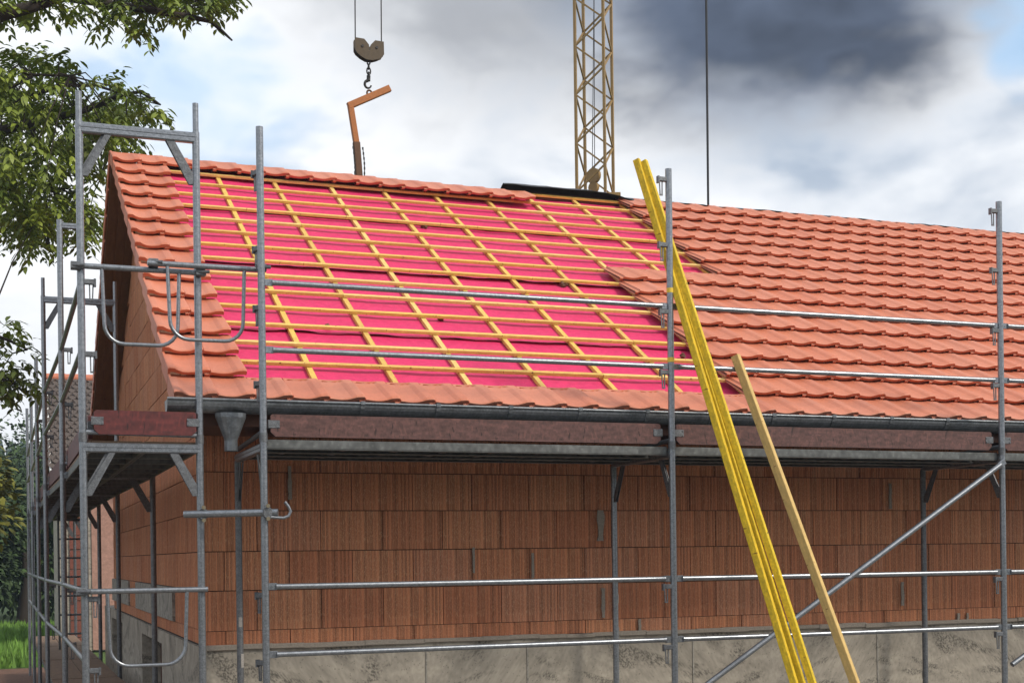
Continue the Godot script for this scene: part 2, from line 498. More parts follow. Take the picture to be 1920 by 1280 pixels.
func build_house():
	var house := thing("brick_house", "unfinished red brick house with half tiled roof over pink membrane", "house", V(1.33, -1.9, 10.1))
	rng.seed = 5
	# ---- plinth
	var b := Mb.new()
	b.box(V(7.33, -1.289, 10.27), Vector3(12.0, 1.276, 0.34))
	var plinth := put(b, "plinth", M.concrete, house)
	b = Mb.new()   # gable side, in pieces round the cellar windows
	var zs := [10.441, 13.0, 15.0, 17.7, 19.5, 21.0]
	for i in 5:
		if i % 2 == 0: b.box(V(1.50, -1.289, (zs[i] + zs[i + 1]) / 2), Vector3(0.334, 1.27, zs[i + 1] - zs[i]))
		else:
			b.box(V(1.50, -1.64, (zs[i] + zs[i + 1]) / 2), Vector3(0.334, 0.56, zs[i + 1] - zs[i]))
			b.box(V(1.50, -0.715, (zs[i] + zs[i + 1]) / 2), Vector3(0.334, 0.12, zs[i + 1] - zs[i]))
	put(b, "gable_plinth", M.concrete, house)
	for k in 2:
		var z0: float = zs[1 + 2 * k]
		var z1: float = zs[2 + 2 * k]
		b = Mb.new()
		b.box(V(1.575, -1.07, (z0 + z1) / 2), Vector3(0.02, 0.585, z1 - z0 - 0.01))
		var win := put(b, "cellar_window", M.glass, house)
		b = Mb.new()
		for s in [[z0 + 0.03, 0.05], [z1 - 0.03, 0.05], [(z0 + z1) / 2, 0.06]]: b.box(V(1.55, -1.07, s[0]), Vector3(0.05, 0.58, s[1]))
		put(b, "frame", M.dark_wood, win)
	# formwork seams on the plinth
	for x in [3.05, 3.9, 5.4, 7.25, 9.0]:
		b = Mb.new()
		b.box(V(x, -1.3, 10.098), Vector3(0.012, 1.2, 0.008))
		put(b, "formwork_seam", M.lintel, plinth)
	# mortar bed on top of the plinth
	b = Mb.new()
	for i in 40:
		var x := 1.36 + i * 0.24
		b.box(V(x + 0.12, -0.652 + rng.randf_range(-0.004, 0.006), 10.105), Vector3(0.25, 0.03 + rng.randf() * 0.014, 0.05 + rng.randf() * 0.02), Basis(Vector3.UP, rng.randf_range(-0.03, 0.03)), 0.006)
	put(b, "mortar_bed", M.mortar, plinth)
	# ---- brick walls: joint-coloured cores with every block set on them
	b = Mb.new()
	b.box(V(6.83, 0.30, 10.302), Vector3(10.9, 1.895, 0.34))
	var front := put(b, "front_wall", M.joint, house)
	var br := []
	for k in 5: br.append(block_mesh(0.481, 0.2895, 100 + k))
	var lines := [-0.636, -0.529, -0.229, 0.063, 0.368, 0.656, 0.952, 1.245]
	for i in lines.size() - 1:
		var h: float = lines[i + 1] - lines[i]
		var x0: float = 2.23 if i in [1, 3, 5] else 2.4735
		x0 -= 0.487 * 3
		while x0 < 11.9:
			var xa := maxf(x0, 1.331)
			var xb := minf(x0 + 0.487, 12.2)
			if xb - xa > 0.05:
				var t := Transform3D(Basis.from_scale(Vector3((xb - xa) / 0.487, h / 0.296, 1.0)), V((xa + xb) / 2, (lines[i] + lines[i + 1]) / 2, 10.118 + rng.randf_range(-0.0025, 0.0025)) - house.position)
				piece(br[rng.randi() % 5], "brick", M.bricks[rng.randi() % 5], front, t)
			x0 += 0.487
	# mortar smeared into open perpends, as found on the wall
	var smear := [[543, 905, 7, 62], [1126, 985, 15, 62], [1131, 1130, 7, 60], [999, 1060, 5, 50], [888, 1050, 5, 50], [1670, 930, 6, 56], [1693, 1113, 7, 52], [1200, 1173, 7, 28], [1798, 1160, 7, 26], [1815, 1160, 6, 26]]
	for s in smear:
		var c := at_depth(s[0], s[1], 10.1)
		b = Mb.new()
		var poly := []
		var hw: float = s[2] / 246.0 / 2.0
		var hh: float = s[3] / 246.0 / 2.0
		for i in 7: poly.append(Vector2(-hw * rng.randf_range(0.6, 1.2), -hh + i * hh / 3.0))
		for i in 7: poly.append(Vector2(hw * rng.randf_range(0.6, 1.2), hh - i * hh / 3.0))
		b.prism(c + Vector3(0, 0, -0.006), Vector3.RIGHT, Vector3.UP, poly, 0.012)
		put(b, "mortar_smear", M.mortar, front)
	# gable
	var apex_z := 14.70
	b = Mb.new()
	b.prism(V(1.361, -0.655, 10.132), Vector3(0, 0, -1), Vector3.UP, [Vector2(0, 0), Vector2(0, 1.90), Vector2(4.568, 4.66), Vector2(9.136, 1.90), Vector2(9.136, 0)], 0.33)
	var gable := put(b, "gable_wall", M.joint, house)
	var gl := [-0.636, -0.529, -0.229, 0.063, 0.368, 0.656, 0.952]
	while gl[-1] < 4.0: gl.append(gl[-1] + 0.296)
	var spin := Basis(Vector3.UP, -PI / 2)
	for i in gl.size() - 1:
		var h: float = gl[i + 1] - gl[i]
		var z0 := 10.118 if i % 2 == 1 else 9.875
		while z0 < 19.2:
			var za := maxf(z0, 10.118)
			var zb := minf(z0 + 0.487, 19.25)
			# rake: soffit line under the roof
			var lim := func(z): return 1.13 + 0.5866 * (minf(z, 2 * apex_z - z) - 9.15) - 0.29
			var top: float = gl[i + 1]
			var ya: float = minf(top, lim.call(za))
			var yb: float = minf(top, lim.call(zb))
			var grey_block := i == 1 and ((za > 12.0 and zb < 15.7) or (za > 16.6))
			if zb - za > 0.05 and maxf(ya, yb) - gl[i] > 0.04:
				if grey_block:
					pass
				elif ya >= top - 0.001 and yb >= top - 0.001:
					var t := Transform3D(spin * Basis.from_scale(Vector3((zb - za) / 0.487, h / 0.296, 1.0)), V(1.348 + rng.randf_range(-0.0025, 0.0025), (gl[i] + top) / 2, (za + zb) / 2) - house.position)
					piece(br[rng.randi() % 5], "brick", M.bricks[rng.randi() % 5], gable, t)
				else:
					b = Mb.new()
					var poly := [Vector2(za + 0.002, gl[i] + 0.002), Vector2(zb - 0.002, gl[i] + 0.002)]
					if yb > gl[i] + 0.01: poly.append(Vector2(zb - 0.002, yb - 0.002))
					if ya < top and yb < top or ya == yb: pass
					if ya > gl[i] + 0.01: poly.append(Vector2(za + 0.002, ya - 0.002))
					if poly.size() >= 3:
						b.prism(V(1.353, 0, 0), Vector3(0, 0, -1), Vector3.UP, poly, 0.02)
						put(b, "brick", M.bricks[rng.randi() % 5], gable)
			z0 += 0.487
	for s in [[12.0, 13.9], [13.9, 15.68], [16.62, 18.4], [18.4, 19.3]]:
		b = Mb.new()
		b.box(V(1.40, -0.38, (s[0] + s[1]) / 2), Vector3(0.15, 0.293, s[1] - s[0] - 0.006), Basis.IDENTITY, 0.004)
		put(b, "lintel_block", M.lintel, gable)
	b = Mb.new()
	b.box(V(6.83, 0.3, 19.3), Vector3(10.9, 1.9, 0.3))
	put(b, "back_wall", M.joint, house)

	# ---- roof, front slope
	var fb := Basis(Vector3.RIGHT, Vector3(0, cos(TH), sin(TH)), Vector3(0, -sin(TH), cos(TH)))
	var ridge := V(0, 4.35, 14.699)
	b = Mb.new()   # boarding on the rafters
	var o := Transform3D(fb, ridge)
	b.box(o * Vector3(7.86, -0.19, 3.16), Vector3(13.29, 0.03, 6.30), fb)
	var roof := put(b, "roof", M.soffit, house)
	var rt := roof.transform * o          # local slope frame -> roof's own frame
	# membrane: four overlapping strips, sagging between the counter battens and rucked under the battens
	var wr := noise(21, 1.0, 4)
	for s in 4:
		b = Mb.new()
		var d0 := 6.42 - 1.62 * (s + 1)
		var d1 := 6.36 - 1.62 * s + (0.10 if s > 0 else 0.0)
		if s == 3: d0 = 0.05
		var nx := 362
		var nz := 34
		for j in nz + 1:
			for i in nx + 1:
				var x := 1.32 + i * 0.036
				var t := float(j) / nz
				var d := lerpf(d0, d1, t)
				if j == nz: d += 0.012 * wr.get_noise_2d(x * 3.0, s * 9.0)
				var ph := fposmod((x - 2.11) / 0.602, 1.0)
				var sag := sin(ph * PI)
				var hgt := -0.126 - 0.007 * sag * sag
				hgt += 0.005 * wr.get_noise_2d(x * 1.6, d * 13.0 + s * 5.0) * (0.25 + sag)
				hgt += 0.012 * sin(d / 0.3947 * TAU + 1.0 + 0.8 * wr.get_noise_2d(x * 1.1, d)) * (0.15 + sag) * 0.3
				hgt += 0.006 * t + s * 0.0015
				if j == nz and s > 0: hgt += 0.010 + 0.02 * maxf(0, wr.get_noise_2d(x * 1.3, s * 40.0))
				b.vert(o * Vector3(x, hgt, d), Vector3.UP, Vector2(x, d))
		for j in nz:
			for i in nx:
				var a := j * (nx + 1) + i
				b.tri_i(a, a + nx + 1, a + nx + 2); b.tri_i(a, a + nx + 2, a + 1)
		smooth(b)
		put(b, "membrane_sheet", M.membrane, roof)
	# counter battens up the slope, tiling battens across
	for k in 21:
		var x := 2.11 + 0.602 * k - 0.602
		b = Mb.new()
		b.box(Vector3.ZERO, Vector3(0.043, 0.03, 6.25), Basis.IDENTITY, 0.002, k * 0.37)
		piece(b.mesh(), "counter_batten", M.battens[(k * 7) % 4], roof, rt * Transform3D(Basis(Vector3.UP, 0.003 * (k % 3 - 1)), Vector3(x, -0.106, 3.2)))
	for k in 16:
		var d := 0.85 + 0.3947 * (k - 2) if k > 0 else 0.10
		var cuts := [1.10, 3.6 + (k * 37 % 5) * 0.602 - 0.9, 9.0, 14.5]
		for q in 3:
			b = Mb.new()
			var xa: float = cuts[q] + 0.002
			var xb: float = cuts[q + 1] - 0.002
			b.box(Vector3.ZERO, Vector3(xb - xa, 0.027, 0.040), Basis.IDENTITY, 0.002, k * 0.61 + q)
			piece(b.mesh(), "batten", M.battens[(k * 5 + q * 3) % 4], roof, rt * Transform3D(Basis(Vector3.UP, rng.randf_range(-0.0012, 0.0012)), Vector3((xa + xb) / 2, -0.074 + rng.randf_range(-0.001, 0.001), d + 0.02)))
	# tiles: the verge, the top row, the eave row and the finished field on the right
	var plain := []
	var verge := []
	for k in 3:
		plain.append(tile_mesh(W, false, 200 + k))
		verge.append(tile_mesh(0.289, true, 300 + k))
	var spots := []
	for row in 16:
		spots.append([1.04, row, true])
		for c in 51:
			var x := 1.329 + W * c
			var lay := c == 0 or row == 15 or (row == 0 and c < 17) or (row >= 7 and c >= 17) or (row < 7 and c >= 22)
			if lay: spots.append([x, row, false])
	var cam := rt.affine_inverse() * (roof.transform * V(0, 0, 0))
	spots.sort_custom(func(p, q): return cam.distance_squared_to(Vector3(p[0], 0, D0 + p[1] * ROW)) < cam.distance_squared_to(Vector3(q[0], 0, D0 + q[1] * ROW)))
	var rest := SurfaceTool.new()
	var count := 0
	for s in spots:
		var d: float = D0 + s[1] * ROW
		if s[1] == 0 and s[0] > 1.4 and s[0] < 6.0: d += 0.028 * (s[0] - 1.4)
		# what the photograph can show: a wedge that widens towards the ridge
		var seen: bool = s[0] < 8.5 + (16 - s[1]) * 0.33
		var tb := Basis(Vector3.UP, rng.randf_range(-0.006, 0.006)) * Basis(Vector3.RIGHT, rng.randf_range(-0.006, 0.004)) * Basis(Vector3.BACK, rng.randf_range(-0.006, 0.006))
		var t := rt * Transform3D(tb, Vector3(s[0], rng.randf_range(-0.002, 0.002), d + rng.randf_range(-0.004, 0.004)))
		var m: Mesh = verge[rng.randi() % 3] if s[2] else plain[rng.randi() % 3]
		if seen and count < 300:
			piece(m, "roof_tile", M.tiles[rng.randi() % 6], roof, t)
			count += 1
		else: rest.append_from(m, 0, t)
	var field := piece(rest.commit(), "far_roof_tiles", M.tiles[0], roof, Transform3D.IDENTITY)
	field.set_meta("kind", "stuff")
	# black ridge roll, loose where the ridge is still open
	b = Mb.new()
	var nxr := 90
	for j in 7:
		for i in nxr + 1:
			var x := 5.45 + i * 0.09
			var sd := (j - 3) * (0.026 + 0.026 * smoothstep(4.9, 5.7, x) * smoothstep(7.6, 6.6, x))
			var lift := 0.02 * wr.get_noise_2d(x * 2.0, j * 0.7) + 0.02 * sin(x * 5.0) * absf(j - 3) / 3.0 * 0.4
			var open := smoothstep(5.0, 5.8, x) * smoothstep(7.1, 6.4, x)
			var p := V(x, 4.34 - 0.035 * smoothstep(6.6, 7.2, x) + 0.018 * open - absf(sd) * 0.36 + lift, 14.70 + sd * 1.0)
			b.vert(p, Vector3.UP, Vector2(x, sd))
	for j in 6:
		for i in nxr:
			var a := j * (nxr + 1) + i
			b.tri_i(a, a + nxr + 2, a + nxr + 1); b.tri_i(a, a + 1, a + nxr + 2)
	smooth(b)
	put(b, "ridge_strip", M.black, roof)
	# ---- back slope: boards and verge tiles seen from below
	var bb := Basis(Vector3.LEFT, Vector3(0, cos(TH), -sin(TH)), Vector3(0, -sin(TH), -cos(TH)))
	var ob := Transform3D(bb, V(0, 4.35, 14.701))
	b = Mb.new()
	b.box(ob * Vector3(-7.95, -0.12, 3.18), Vector3(13.1, 0.10, 6.3), bb)
	var back := put(b, "back_slope", M.dark_wood, house)
	var bt := back.transform * ob
	for k in 3:
		b = Mb.new()
		b.box(Vector3(-1.345 + 0.103 * k, -0.186, 3.2), Vector3(0.1, 0.02, 6.3), Basis.IDENTITY, 0.002, k * 0.3)
		piece(b.mesh(), "soffit_board", M.soffit, back, bt * Transform3D(Basis.IDENTITY, Vector3(0.035, 0, 0)))
	for row in 16:
		var d := D0 + row * ROW
		# mirrored verge tile: the flap faces the near gable
		piece(verge[row % 3], "roof_tile", M.tiles[rng.randi() % 6], back, bt * Transform3D(Basis.from_scale(Vector3(-1, 1, 1)), Vector3(-1.035, 0, d)))
		piece(plain[row % 3], "roof_tile", M.tiles[rng.randi() % 6], back, bt * Transform3D(Basis.IDENTITY, Vector3(-1.329 - W, 0, d)))
	# barge boards under both verges, soffit and fascia at the eave
	b = Mb.new()
	b.box(V(7.8, 0.99, 9.24), Vector3(13.2, 0.16, 0.03), Basis.IDENTITY, 0.002)
	put(b, "fascia", M.dark_wood, roof)
	for k in 7:
		b = Mb.new()
		b.box(V(7.8, 0.93, 9.315 + k * 0.12), Vector3(13.2, 0.02, 0.117), Basis.IDENTITY, 0.002, k * 0.7)
		put(b, "soffit_board", M.dark_wood, roof)
	# ---- gutter: half round zinc with a beaded front edge
	b = Mb.new()
	var gz := 9.13
	var gy := 1.063
	var R := 0.082
	var segs := 12
	var x0 := 0.985
	var x1 := 14.4
	for rr in [R, R - 0.004]:
		for i in segs:
			var a0 := PI + PI * i / segs
			var a1 := PI + PI * (i + 1) / segs
			var p0 = Vector2(cos(a0), sin(a0)) * rr
			var p1 = Vector2(cos(a1), sin(a1)) * rr
			b.quad(V(x0, gy + p0.y, gz + p0.x), V(x1, gy + p0.y, gz + p0.x), V(x1, gy + p1.y, gz + p1.x), V(x0, gy + p1.y, gz + p1.x))
	b.tube(V(x0, gy + 0.004, gz - R), V(x1, gy + 0.004, gz - R), 0.0095, 10)
	var cap := []
	for i in segs + 1: cap.append(Vector2(cos(PI + PI * i / segs), sin(PI + PI * i / segs)) * (R + 0.002))
	b.prism(V(x0, gy, gz), Vector3(0, 0, -1), Vector3.UP, cap, 0.006)
	var gut := put(b, "gutter", M.zinc, house)
	var gx := 2.30
	while gx < 11:
		b = Mb.new()
		var pts := []
		for i in 9: pts.append(V(gx, gy + sin(PI + PI * i / 8) * (R + 0.004), gz + cos(PI + PI * i / 8) * (R + 0.004)))
		for i in 8: b.beam(pts[i], pts[i + 1], 0.028, 0.004, (pts[i] - V(gx, gy, gz)).normalized(), 0.0)
		b.box(V(gx, gy + 0.008, gz - R), Vector3(0.03, 0.024, 0.026))
		put(b, "gutter_bracket", M.zinc, gut)
		gx += 0.545
	b = Mb.new()   # funnel outlet
	var ring0 := []
	var cx := 1.405
	for lv in [[0.985, 0.105, 0.07], [0.955, 0.102, 0.07], [0.815, 0.048, 0.045], [0.80, 0.044, 0.044], [0.73, 0.044, 0.044]]:
		var ring := []
		for i in 17:
			var a := TAU * i / 16
			ring.append(V(cx + cos(a) * lv[1], lv[0], gz - 0.015 + sin(a) * lv[2]))
		if ring0:
			for i in 16: b.quad(ring0[i], ring0[i + 1], ring[i + 1], ring[i])
		ring0 = ring
	put(b, "outlet_funnel", M.zinc, gut)

func smooth(b: Mb):
	var acc := PackedVector3Array()
	acc.resize(b.v.size())
	for i in range(0, b.ix.size(), 3):
		var A := b.v[b.ix[i]]
		var nn := (b.v[b.ix[i + 2]] - A).cross(b.v[b.ix[i + 1]] - A)
		for q in 3: acc[b.ix[i + q]] += nn
	for i in acc.size(): b.n[i] = acc[i].normalized()

# ribbed hollow clay block, front face towards +z at z = 0
func block_mesh(w: float, h: float, sd: int) -> ArrayMesh:
	var b := Mb.new()
	var r := RandomNumberGenerator.new()
	r.seed = sd
	var ribs := 22
	var uo := r.randf()
	var x := -w / 2
	var y0 := -h / 2
	var y1 := h / 2
	var step := w / ribs
	var z := 0.0
	var pts: Array[Vector2] = [Vector2(-w / 2, -0.016), Vector2(-w / 2, -0.002)]
	for i in ribs:
		var g := 0.0014 if i != ribs / 2 else 0.0032
		var c := -w / 2 + (i + 0.5) * step
		pts.append(Vector2(c - step * 0.30, 0.0)); pts.append(Vector2(c + step * 0.12, 0.0))
		pts.append(Vector2(c + step * 0.25, -g)); pts.append(Vector2(c + step * 0.42, -g))
	pts.append(Vector2(w / 2, -0.002)); pts.append(Vector2(w / 2, -0.016))
	for i in pts.size() - 1:
		var p := pts[i]
		var q := pts[i + 1]
		var ua := uo + (p.x + w / 2) / w * 0.9
		var ub := uo + (q.x + w / 2) / w * 0.9
		b.quad(Vector3(p.x, y0, p.y), Vector3(q.x, y0, q.y), Vector3(q.x, y1, q.y), Vector3(p.x, y1, p.y), Vector2(ua, 1), Vector2(ub, 1), Vector2(ub, 0), Vector2(ua, 0))
	b.quad(Vector3(-w / 2, y1, -0.001), Vector3(w / 2, y1, -0.001), Vector3(w / 2, y1, -0.016), Vector3(-w / 2, y1, -0.016))
	b.quad(Vector3(-w / 2, y0, -0.016), Vector3(w / 2, y0, -0.016), Vector3(w / 2, y0, -0.001), Vector3(-w / 2, y0, -0.001))
	return b.mesh()

# ---------------------------------------------------------------- scaffold
const PR := 0.0242

func post(parent: Node3D, x: float, z: float, y0: float, y1: float, spigot := false, m: Material = null) -> MeshInstance3D:
	var b := Mb.new()
	b.tube(V(x, y0, z), V(x, y1, z), PR, 16)
	if spigot: b.tube(V(x, y1 - 0.02, z), V(x, y1 + 0.19, z), 0.0195, 12)
	return put(b, "post", m if m else M.galv, parent)

# wedge pocket: a welded arm with a captive wedge hanging in it
func clip(parent: Node3D, x: float, y: float, z: float, dir: Vector3):
	var b := Mb.new()
	var c := V(x, y, z)
	var side := dir.cross(Vector3.UP)
	b.beam(c + dir * 0.018, c + dir * 0.085, 0.028, 0.034, Vector3.UP, 0.004)
	b.box(c + dir * 0.086 + Vector3(0, -0.004, 0), Vector3(0.014, 0.05, 0.034), Basis(dir, Vector3.UP, side), 0.003)
	for s in [-1, 1]: b.beam(c + dir * (0.064 + 0.012 * s) + Vector3(0, 0.01, 0), c + dir * (0.062 + 0.008 * s) + Vector3(0, -0.115, 0), 0.008, 0.006, side, 0.0)
	b.box(c + dir * 0.062 + Vector3(0, -0.115, 0), Vector3(0.024, 0.01, 0.01), Basis(dir, Vector3.UP, side))
	put(b, "wedge_clip", M.galv_old, parent)

func rail(parent: Node3D, a: Vector3, c: Vector3):
	var b := Mb.new()
	var d := (c - a).normalized()
	b.tube(a + d * 0.09, c - d * 0.09, 0.0185, 14)
	for e in [[a, d], [c, -d]]:   # flattened, punched ends
		var p: Vector3 = e[0]
		var q: Vector3 = e[1]
		b.beam(p + q * 0.02, p + q * 0.075, 0.009, 0.046, Vector3.UP, 0.003)
		b.path([p + q * 0.07, p + q * 0.085, p + q * 0.11], 0.021, 12, 0.0185)
		b.box(p + q * 0.047, Vector3(0.013, 0.013, 0.014), Basis.IDENTITY, 0.003)
	put(b, "guard_rail", M.galv, parent)

func gusset(parent: Node3D, corner: Vector3, dir: Vector3):   # folded plate between post and crossbar
	var b := Mb.new()
	var side := dir.cross(Vector3.UP)
	for s in [-0.012, 0.010]:
		b.prism(corner + side * s, dir, Vector3.UP, [Vector2(0.02, -0.31), Vector2(0.02, -0.24), Vector2(0.14, -0.03), Vector2(0.195, -0.03), Vector2(0.05, -0.31)] if s < 0 else [Vector2(0.02, -0.31), Vector2(0.05, -0.31), Vector2(0.20, -0.03), Vector2(0.16, -0.03), Vector2(0.02, -0.27)], 0.003)
	put(b, "gusset_plate", M.galv_old, parent)

func collar(parent: Node3D, x: float, y: float, z: float):
	var b := Mb.new()
	b.tube(V(x, y - 0.03, z), V(x, y + 0.03, z), PR + 0.003, 14)
	put(b, "joint_collar", M.galv_old, parent)

func crossbar(parent: Node3D, a: Vector3, c: Vector3, h := 0.058, w := 0.04):
	var b := Mb.new()
	b.beam(a, c, w, h, Vector3.UP, 0.008)
	b.beam(a + Vector3(0, h * 0.1, 0), c + Vector3(0, h * 0.1, 0), w + 0.008, h * 0.22, Vector3.UP, 0.003)
	put(b, "crossbar", M.galv, parent)

func toe_board(parent: Node3D, a: Vector3, c: Vector3, h: float, m: Material, uo: float):
	var b := Mb.new()
	var d := (c - a).normalized()
	var n := d.cross(Vector3.UP)
	# clipped corners at both ends
	var L := (c - a).length()
	var poly := [Vector2(0.0, 0.03), Vector2(0.03, 0.0), Vector2(L - 0.03, 0.0), Vector2(L, 0.03), Vector2(L, h - 0.012), Vector2(L - 0.012, h), Vector2(0.012, h), Vector2(0.0, h - 0.012)]
	b.prism(a - n * 0.014, d, Vector3.UP, poly, 0.028)
	for i in b.uv.size(): b.uv[i] = b.uv[i] + Vector2(uo, uo * 1.7)
	var o := put(b, "toe_board", m, parent)
	for e in [[a, d], [c, -d]]:
		b = Mb.new()
		var p: Vector3 = e[0]
		var q: Vector3 = e[1]
		var y := p.y + h * 0.55
		b.box(Vector3(p.x, y, p.z) + q * 0.022, Vector3(0.075, 0.055, 0.034), Basis(d, Vector3.UP, n), 0.004)
		for s in [-1, 1]: b.box(Vector3(p.x, y + 0.016 * s, p.z) + q * 0.052 + n * -0.0, Vector3(0.012, 0.012, 0.042), Basis(d, Vector3.UP, n), 0.003)
		put(b, "end_fitting", M.galv_old, o)

func build_front_scaffold():
	var sc := thing("scaffold", "galvanised scaffold with brown toe boards along the eave wall", "scaffold", V(4.57, -1.9, 9.34))
	var xs := [1.574, 4.574, 7.574, 10.574]
	for i in 4:
		var x: float = xs[i]
		var lower := post(sc, x, 8.84, -1.9, 0.80)
		var upper := post(sc, x, 8.84, 0.80, 2.83 if i else 2.84)
		collar(upper, x, 0.80, 8.84)
		post(sc, x - 0.01, 9.84, -1.9, 0.715, false, M.galv_old if i != 1 else M.galv)
		# splashes of mortar on the old lower posts
		for k in 5:
			var b := Mb.new()
			var yy := -0.45 - 0.28 * k + 0.1 * i
			var th := 0.5 * k + i
			b.box(V(x - 0.01, yy, 9.84) + Vector3(sin(th), 0, cos(th)) * 0.0235, Vector3(0.026, 0.07 + 0.03 * (k % 3), 0.006), Basis(Vector3.UP, th), 0.002)
			put(b, "mortar_splash", M.mortar_tube, sc)
		crossbar(sc, V(x, 0.735, 8.84), V(x - 0.01, 0.735, 9.84), 0.06, 0.045)
		var tb := Mb.new()
		tb.tube(V(x, 0.84, 8.86), V(x - 0.01, 0.80, 9.84), 0.017, 12)
		put(tb, "transom", M.galv_old, sc)
		gusset(sc, V(x, 0.735, 8.84), Vector3(0, 0, -1))
		gusset(sc, V(x - 0.01, 0.735, 9.84), Vector3(0, 0, 1))
		for y in [2.75, 2.27, 1.78, 1.335]:
			if i > 0: clip(upper, x, y, 8.84, Vector3(-1, 0, 0))
		for y in [2.55, 2.05, 1.66, 1.16]:
			if i == 0: clip(upper, x - 0.0, y, 8.84, Vector3(-0.35, 0, -0.94).normalized())
		for y in [-0.235, -0.68]: clip(lower, x, y, 8.84, Vector3(-1, 0, 0) if i else Vector3(-0.5, 0, -0.86))
	for i in 3:
		for y in [1.822, 1.379, -0.178, -0.625]: rail(sc, V(xs[i], y, 8.842), V(xs[i + 1], y, 8.842))
		toe_board(sc, V(xs[i] + 0.055, 0.812, 8.885), V(xs[i + 1] - 0.075, 0.812, 8.885), 0.148, M.stain, i * 0.37)
		# three deck planks with ribbed edge profiles
		for k in 3:
			var b := Mb.new()
			var z := 9.02 + k * 0.322
			var xa: float = xs[i] + 0.03
			var xb: float = xs[i + 1] - 0.03
			var cxm := (xa + xb) / 2
			b.box(V(cxm, 0.785, z), Vector3(xb - xa, 0.012, 0.31))
			for s in [-1, 1]:
				b.box(V(cxm, 0.762, z + s * 0.15), Vector3(xb - xa, 0.055, 0.012), Basis.IDENTITY, 0.003)
				b.box(V(cxm, 0.731, z + s * 0.140), Vector3(xb - xa, 0.008, 0.034), Basis.IDENTITY, 0.003)
			for q in 8: b.box(V(lerpf(xa + 0.2, xb - 0.2, q / 7.0), 0.755, z), Vector3(0.05, 0.03, 0.285), Basis.IDENTITY, 0.006)
			put(b, "deck_plank", M.alu, sc)
		if i == 0: continue
		if i == 1:
			var b := Mb.new()
			b.tube(V(xs[1] + 0.02, -1.10, 8.80), V(xs[2] - 0.05, 0.69, 8.80), 0.0215, 14)
			b.box(V(xs[2] - 0.03, 0.70, 8.805), Vector3(0.07, 0.05, 0.012), Basis(Vector3.BACK, 0.55), 0.004)
			put(b, "diagonal_brace", M.galv, sc)
		if i == 2:
			var b := Mb.new()
			b.tube(V(xs[2] + 0.04, -0.93, 8.80), V(xs[3], 0.69, 8.80), 0.0215, 14)
			put(b, "diagonal_brace", M.galv, sc)
	# yellow tape on the middle post
	for y in [1.92, 1.41]:
		var b := Mb.new()
		b.tube(V(4.574, y, 8.84), V(4.574, y + 0.035, 8.84), PR + 0.0015, 14, -1.0, false)
		put(b, "tape_band", M.tape, sc)

func u_guard(parent: Node3D, xa: float, xb: float, y: float, z: float, ua: float, ub: float, drop: float):
	var b := Mb.new()
	b.tube(V(xa, y, z), V(xb, y, z), 0.0185, 14)
	var pts := [V(ua, y - 0.01, z)]
	var r := 0.125
	pts.append(V(ua + 0.012, y - drop + r, z))
	for i in range(1, 7):
		var a := PI + PI / 2 * i / 6.0
		pts.append(V(ua + 0.012 + r + cos(a) * r, y - drop + r + sin(a) * r, z))
	for i in range(0, 7):
		var a := PI * 1.5 + PI / 2 * i / 6.0
		pts.append(V(ub - 0.012 - r + cos(a) * r, y - drop + r + sin(a) * r, z))
	pts.append(V(ub, y - 0.01, z))
	b.path(pts, 0.0125, 10)
	put(b, "end_guard", M.galv, parent)

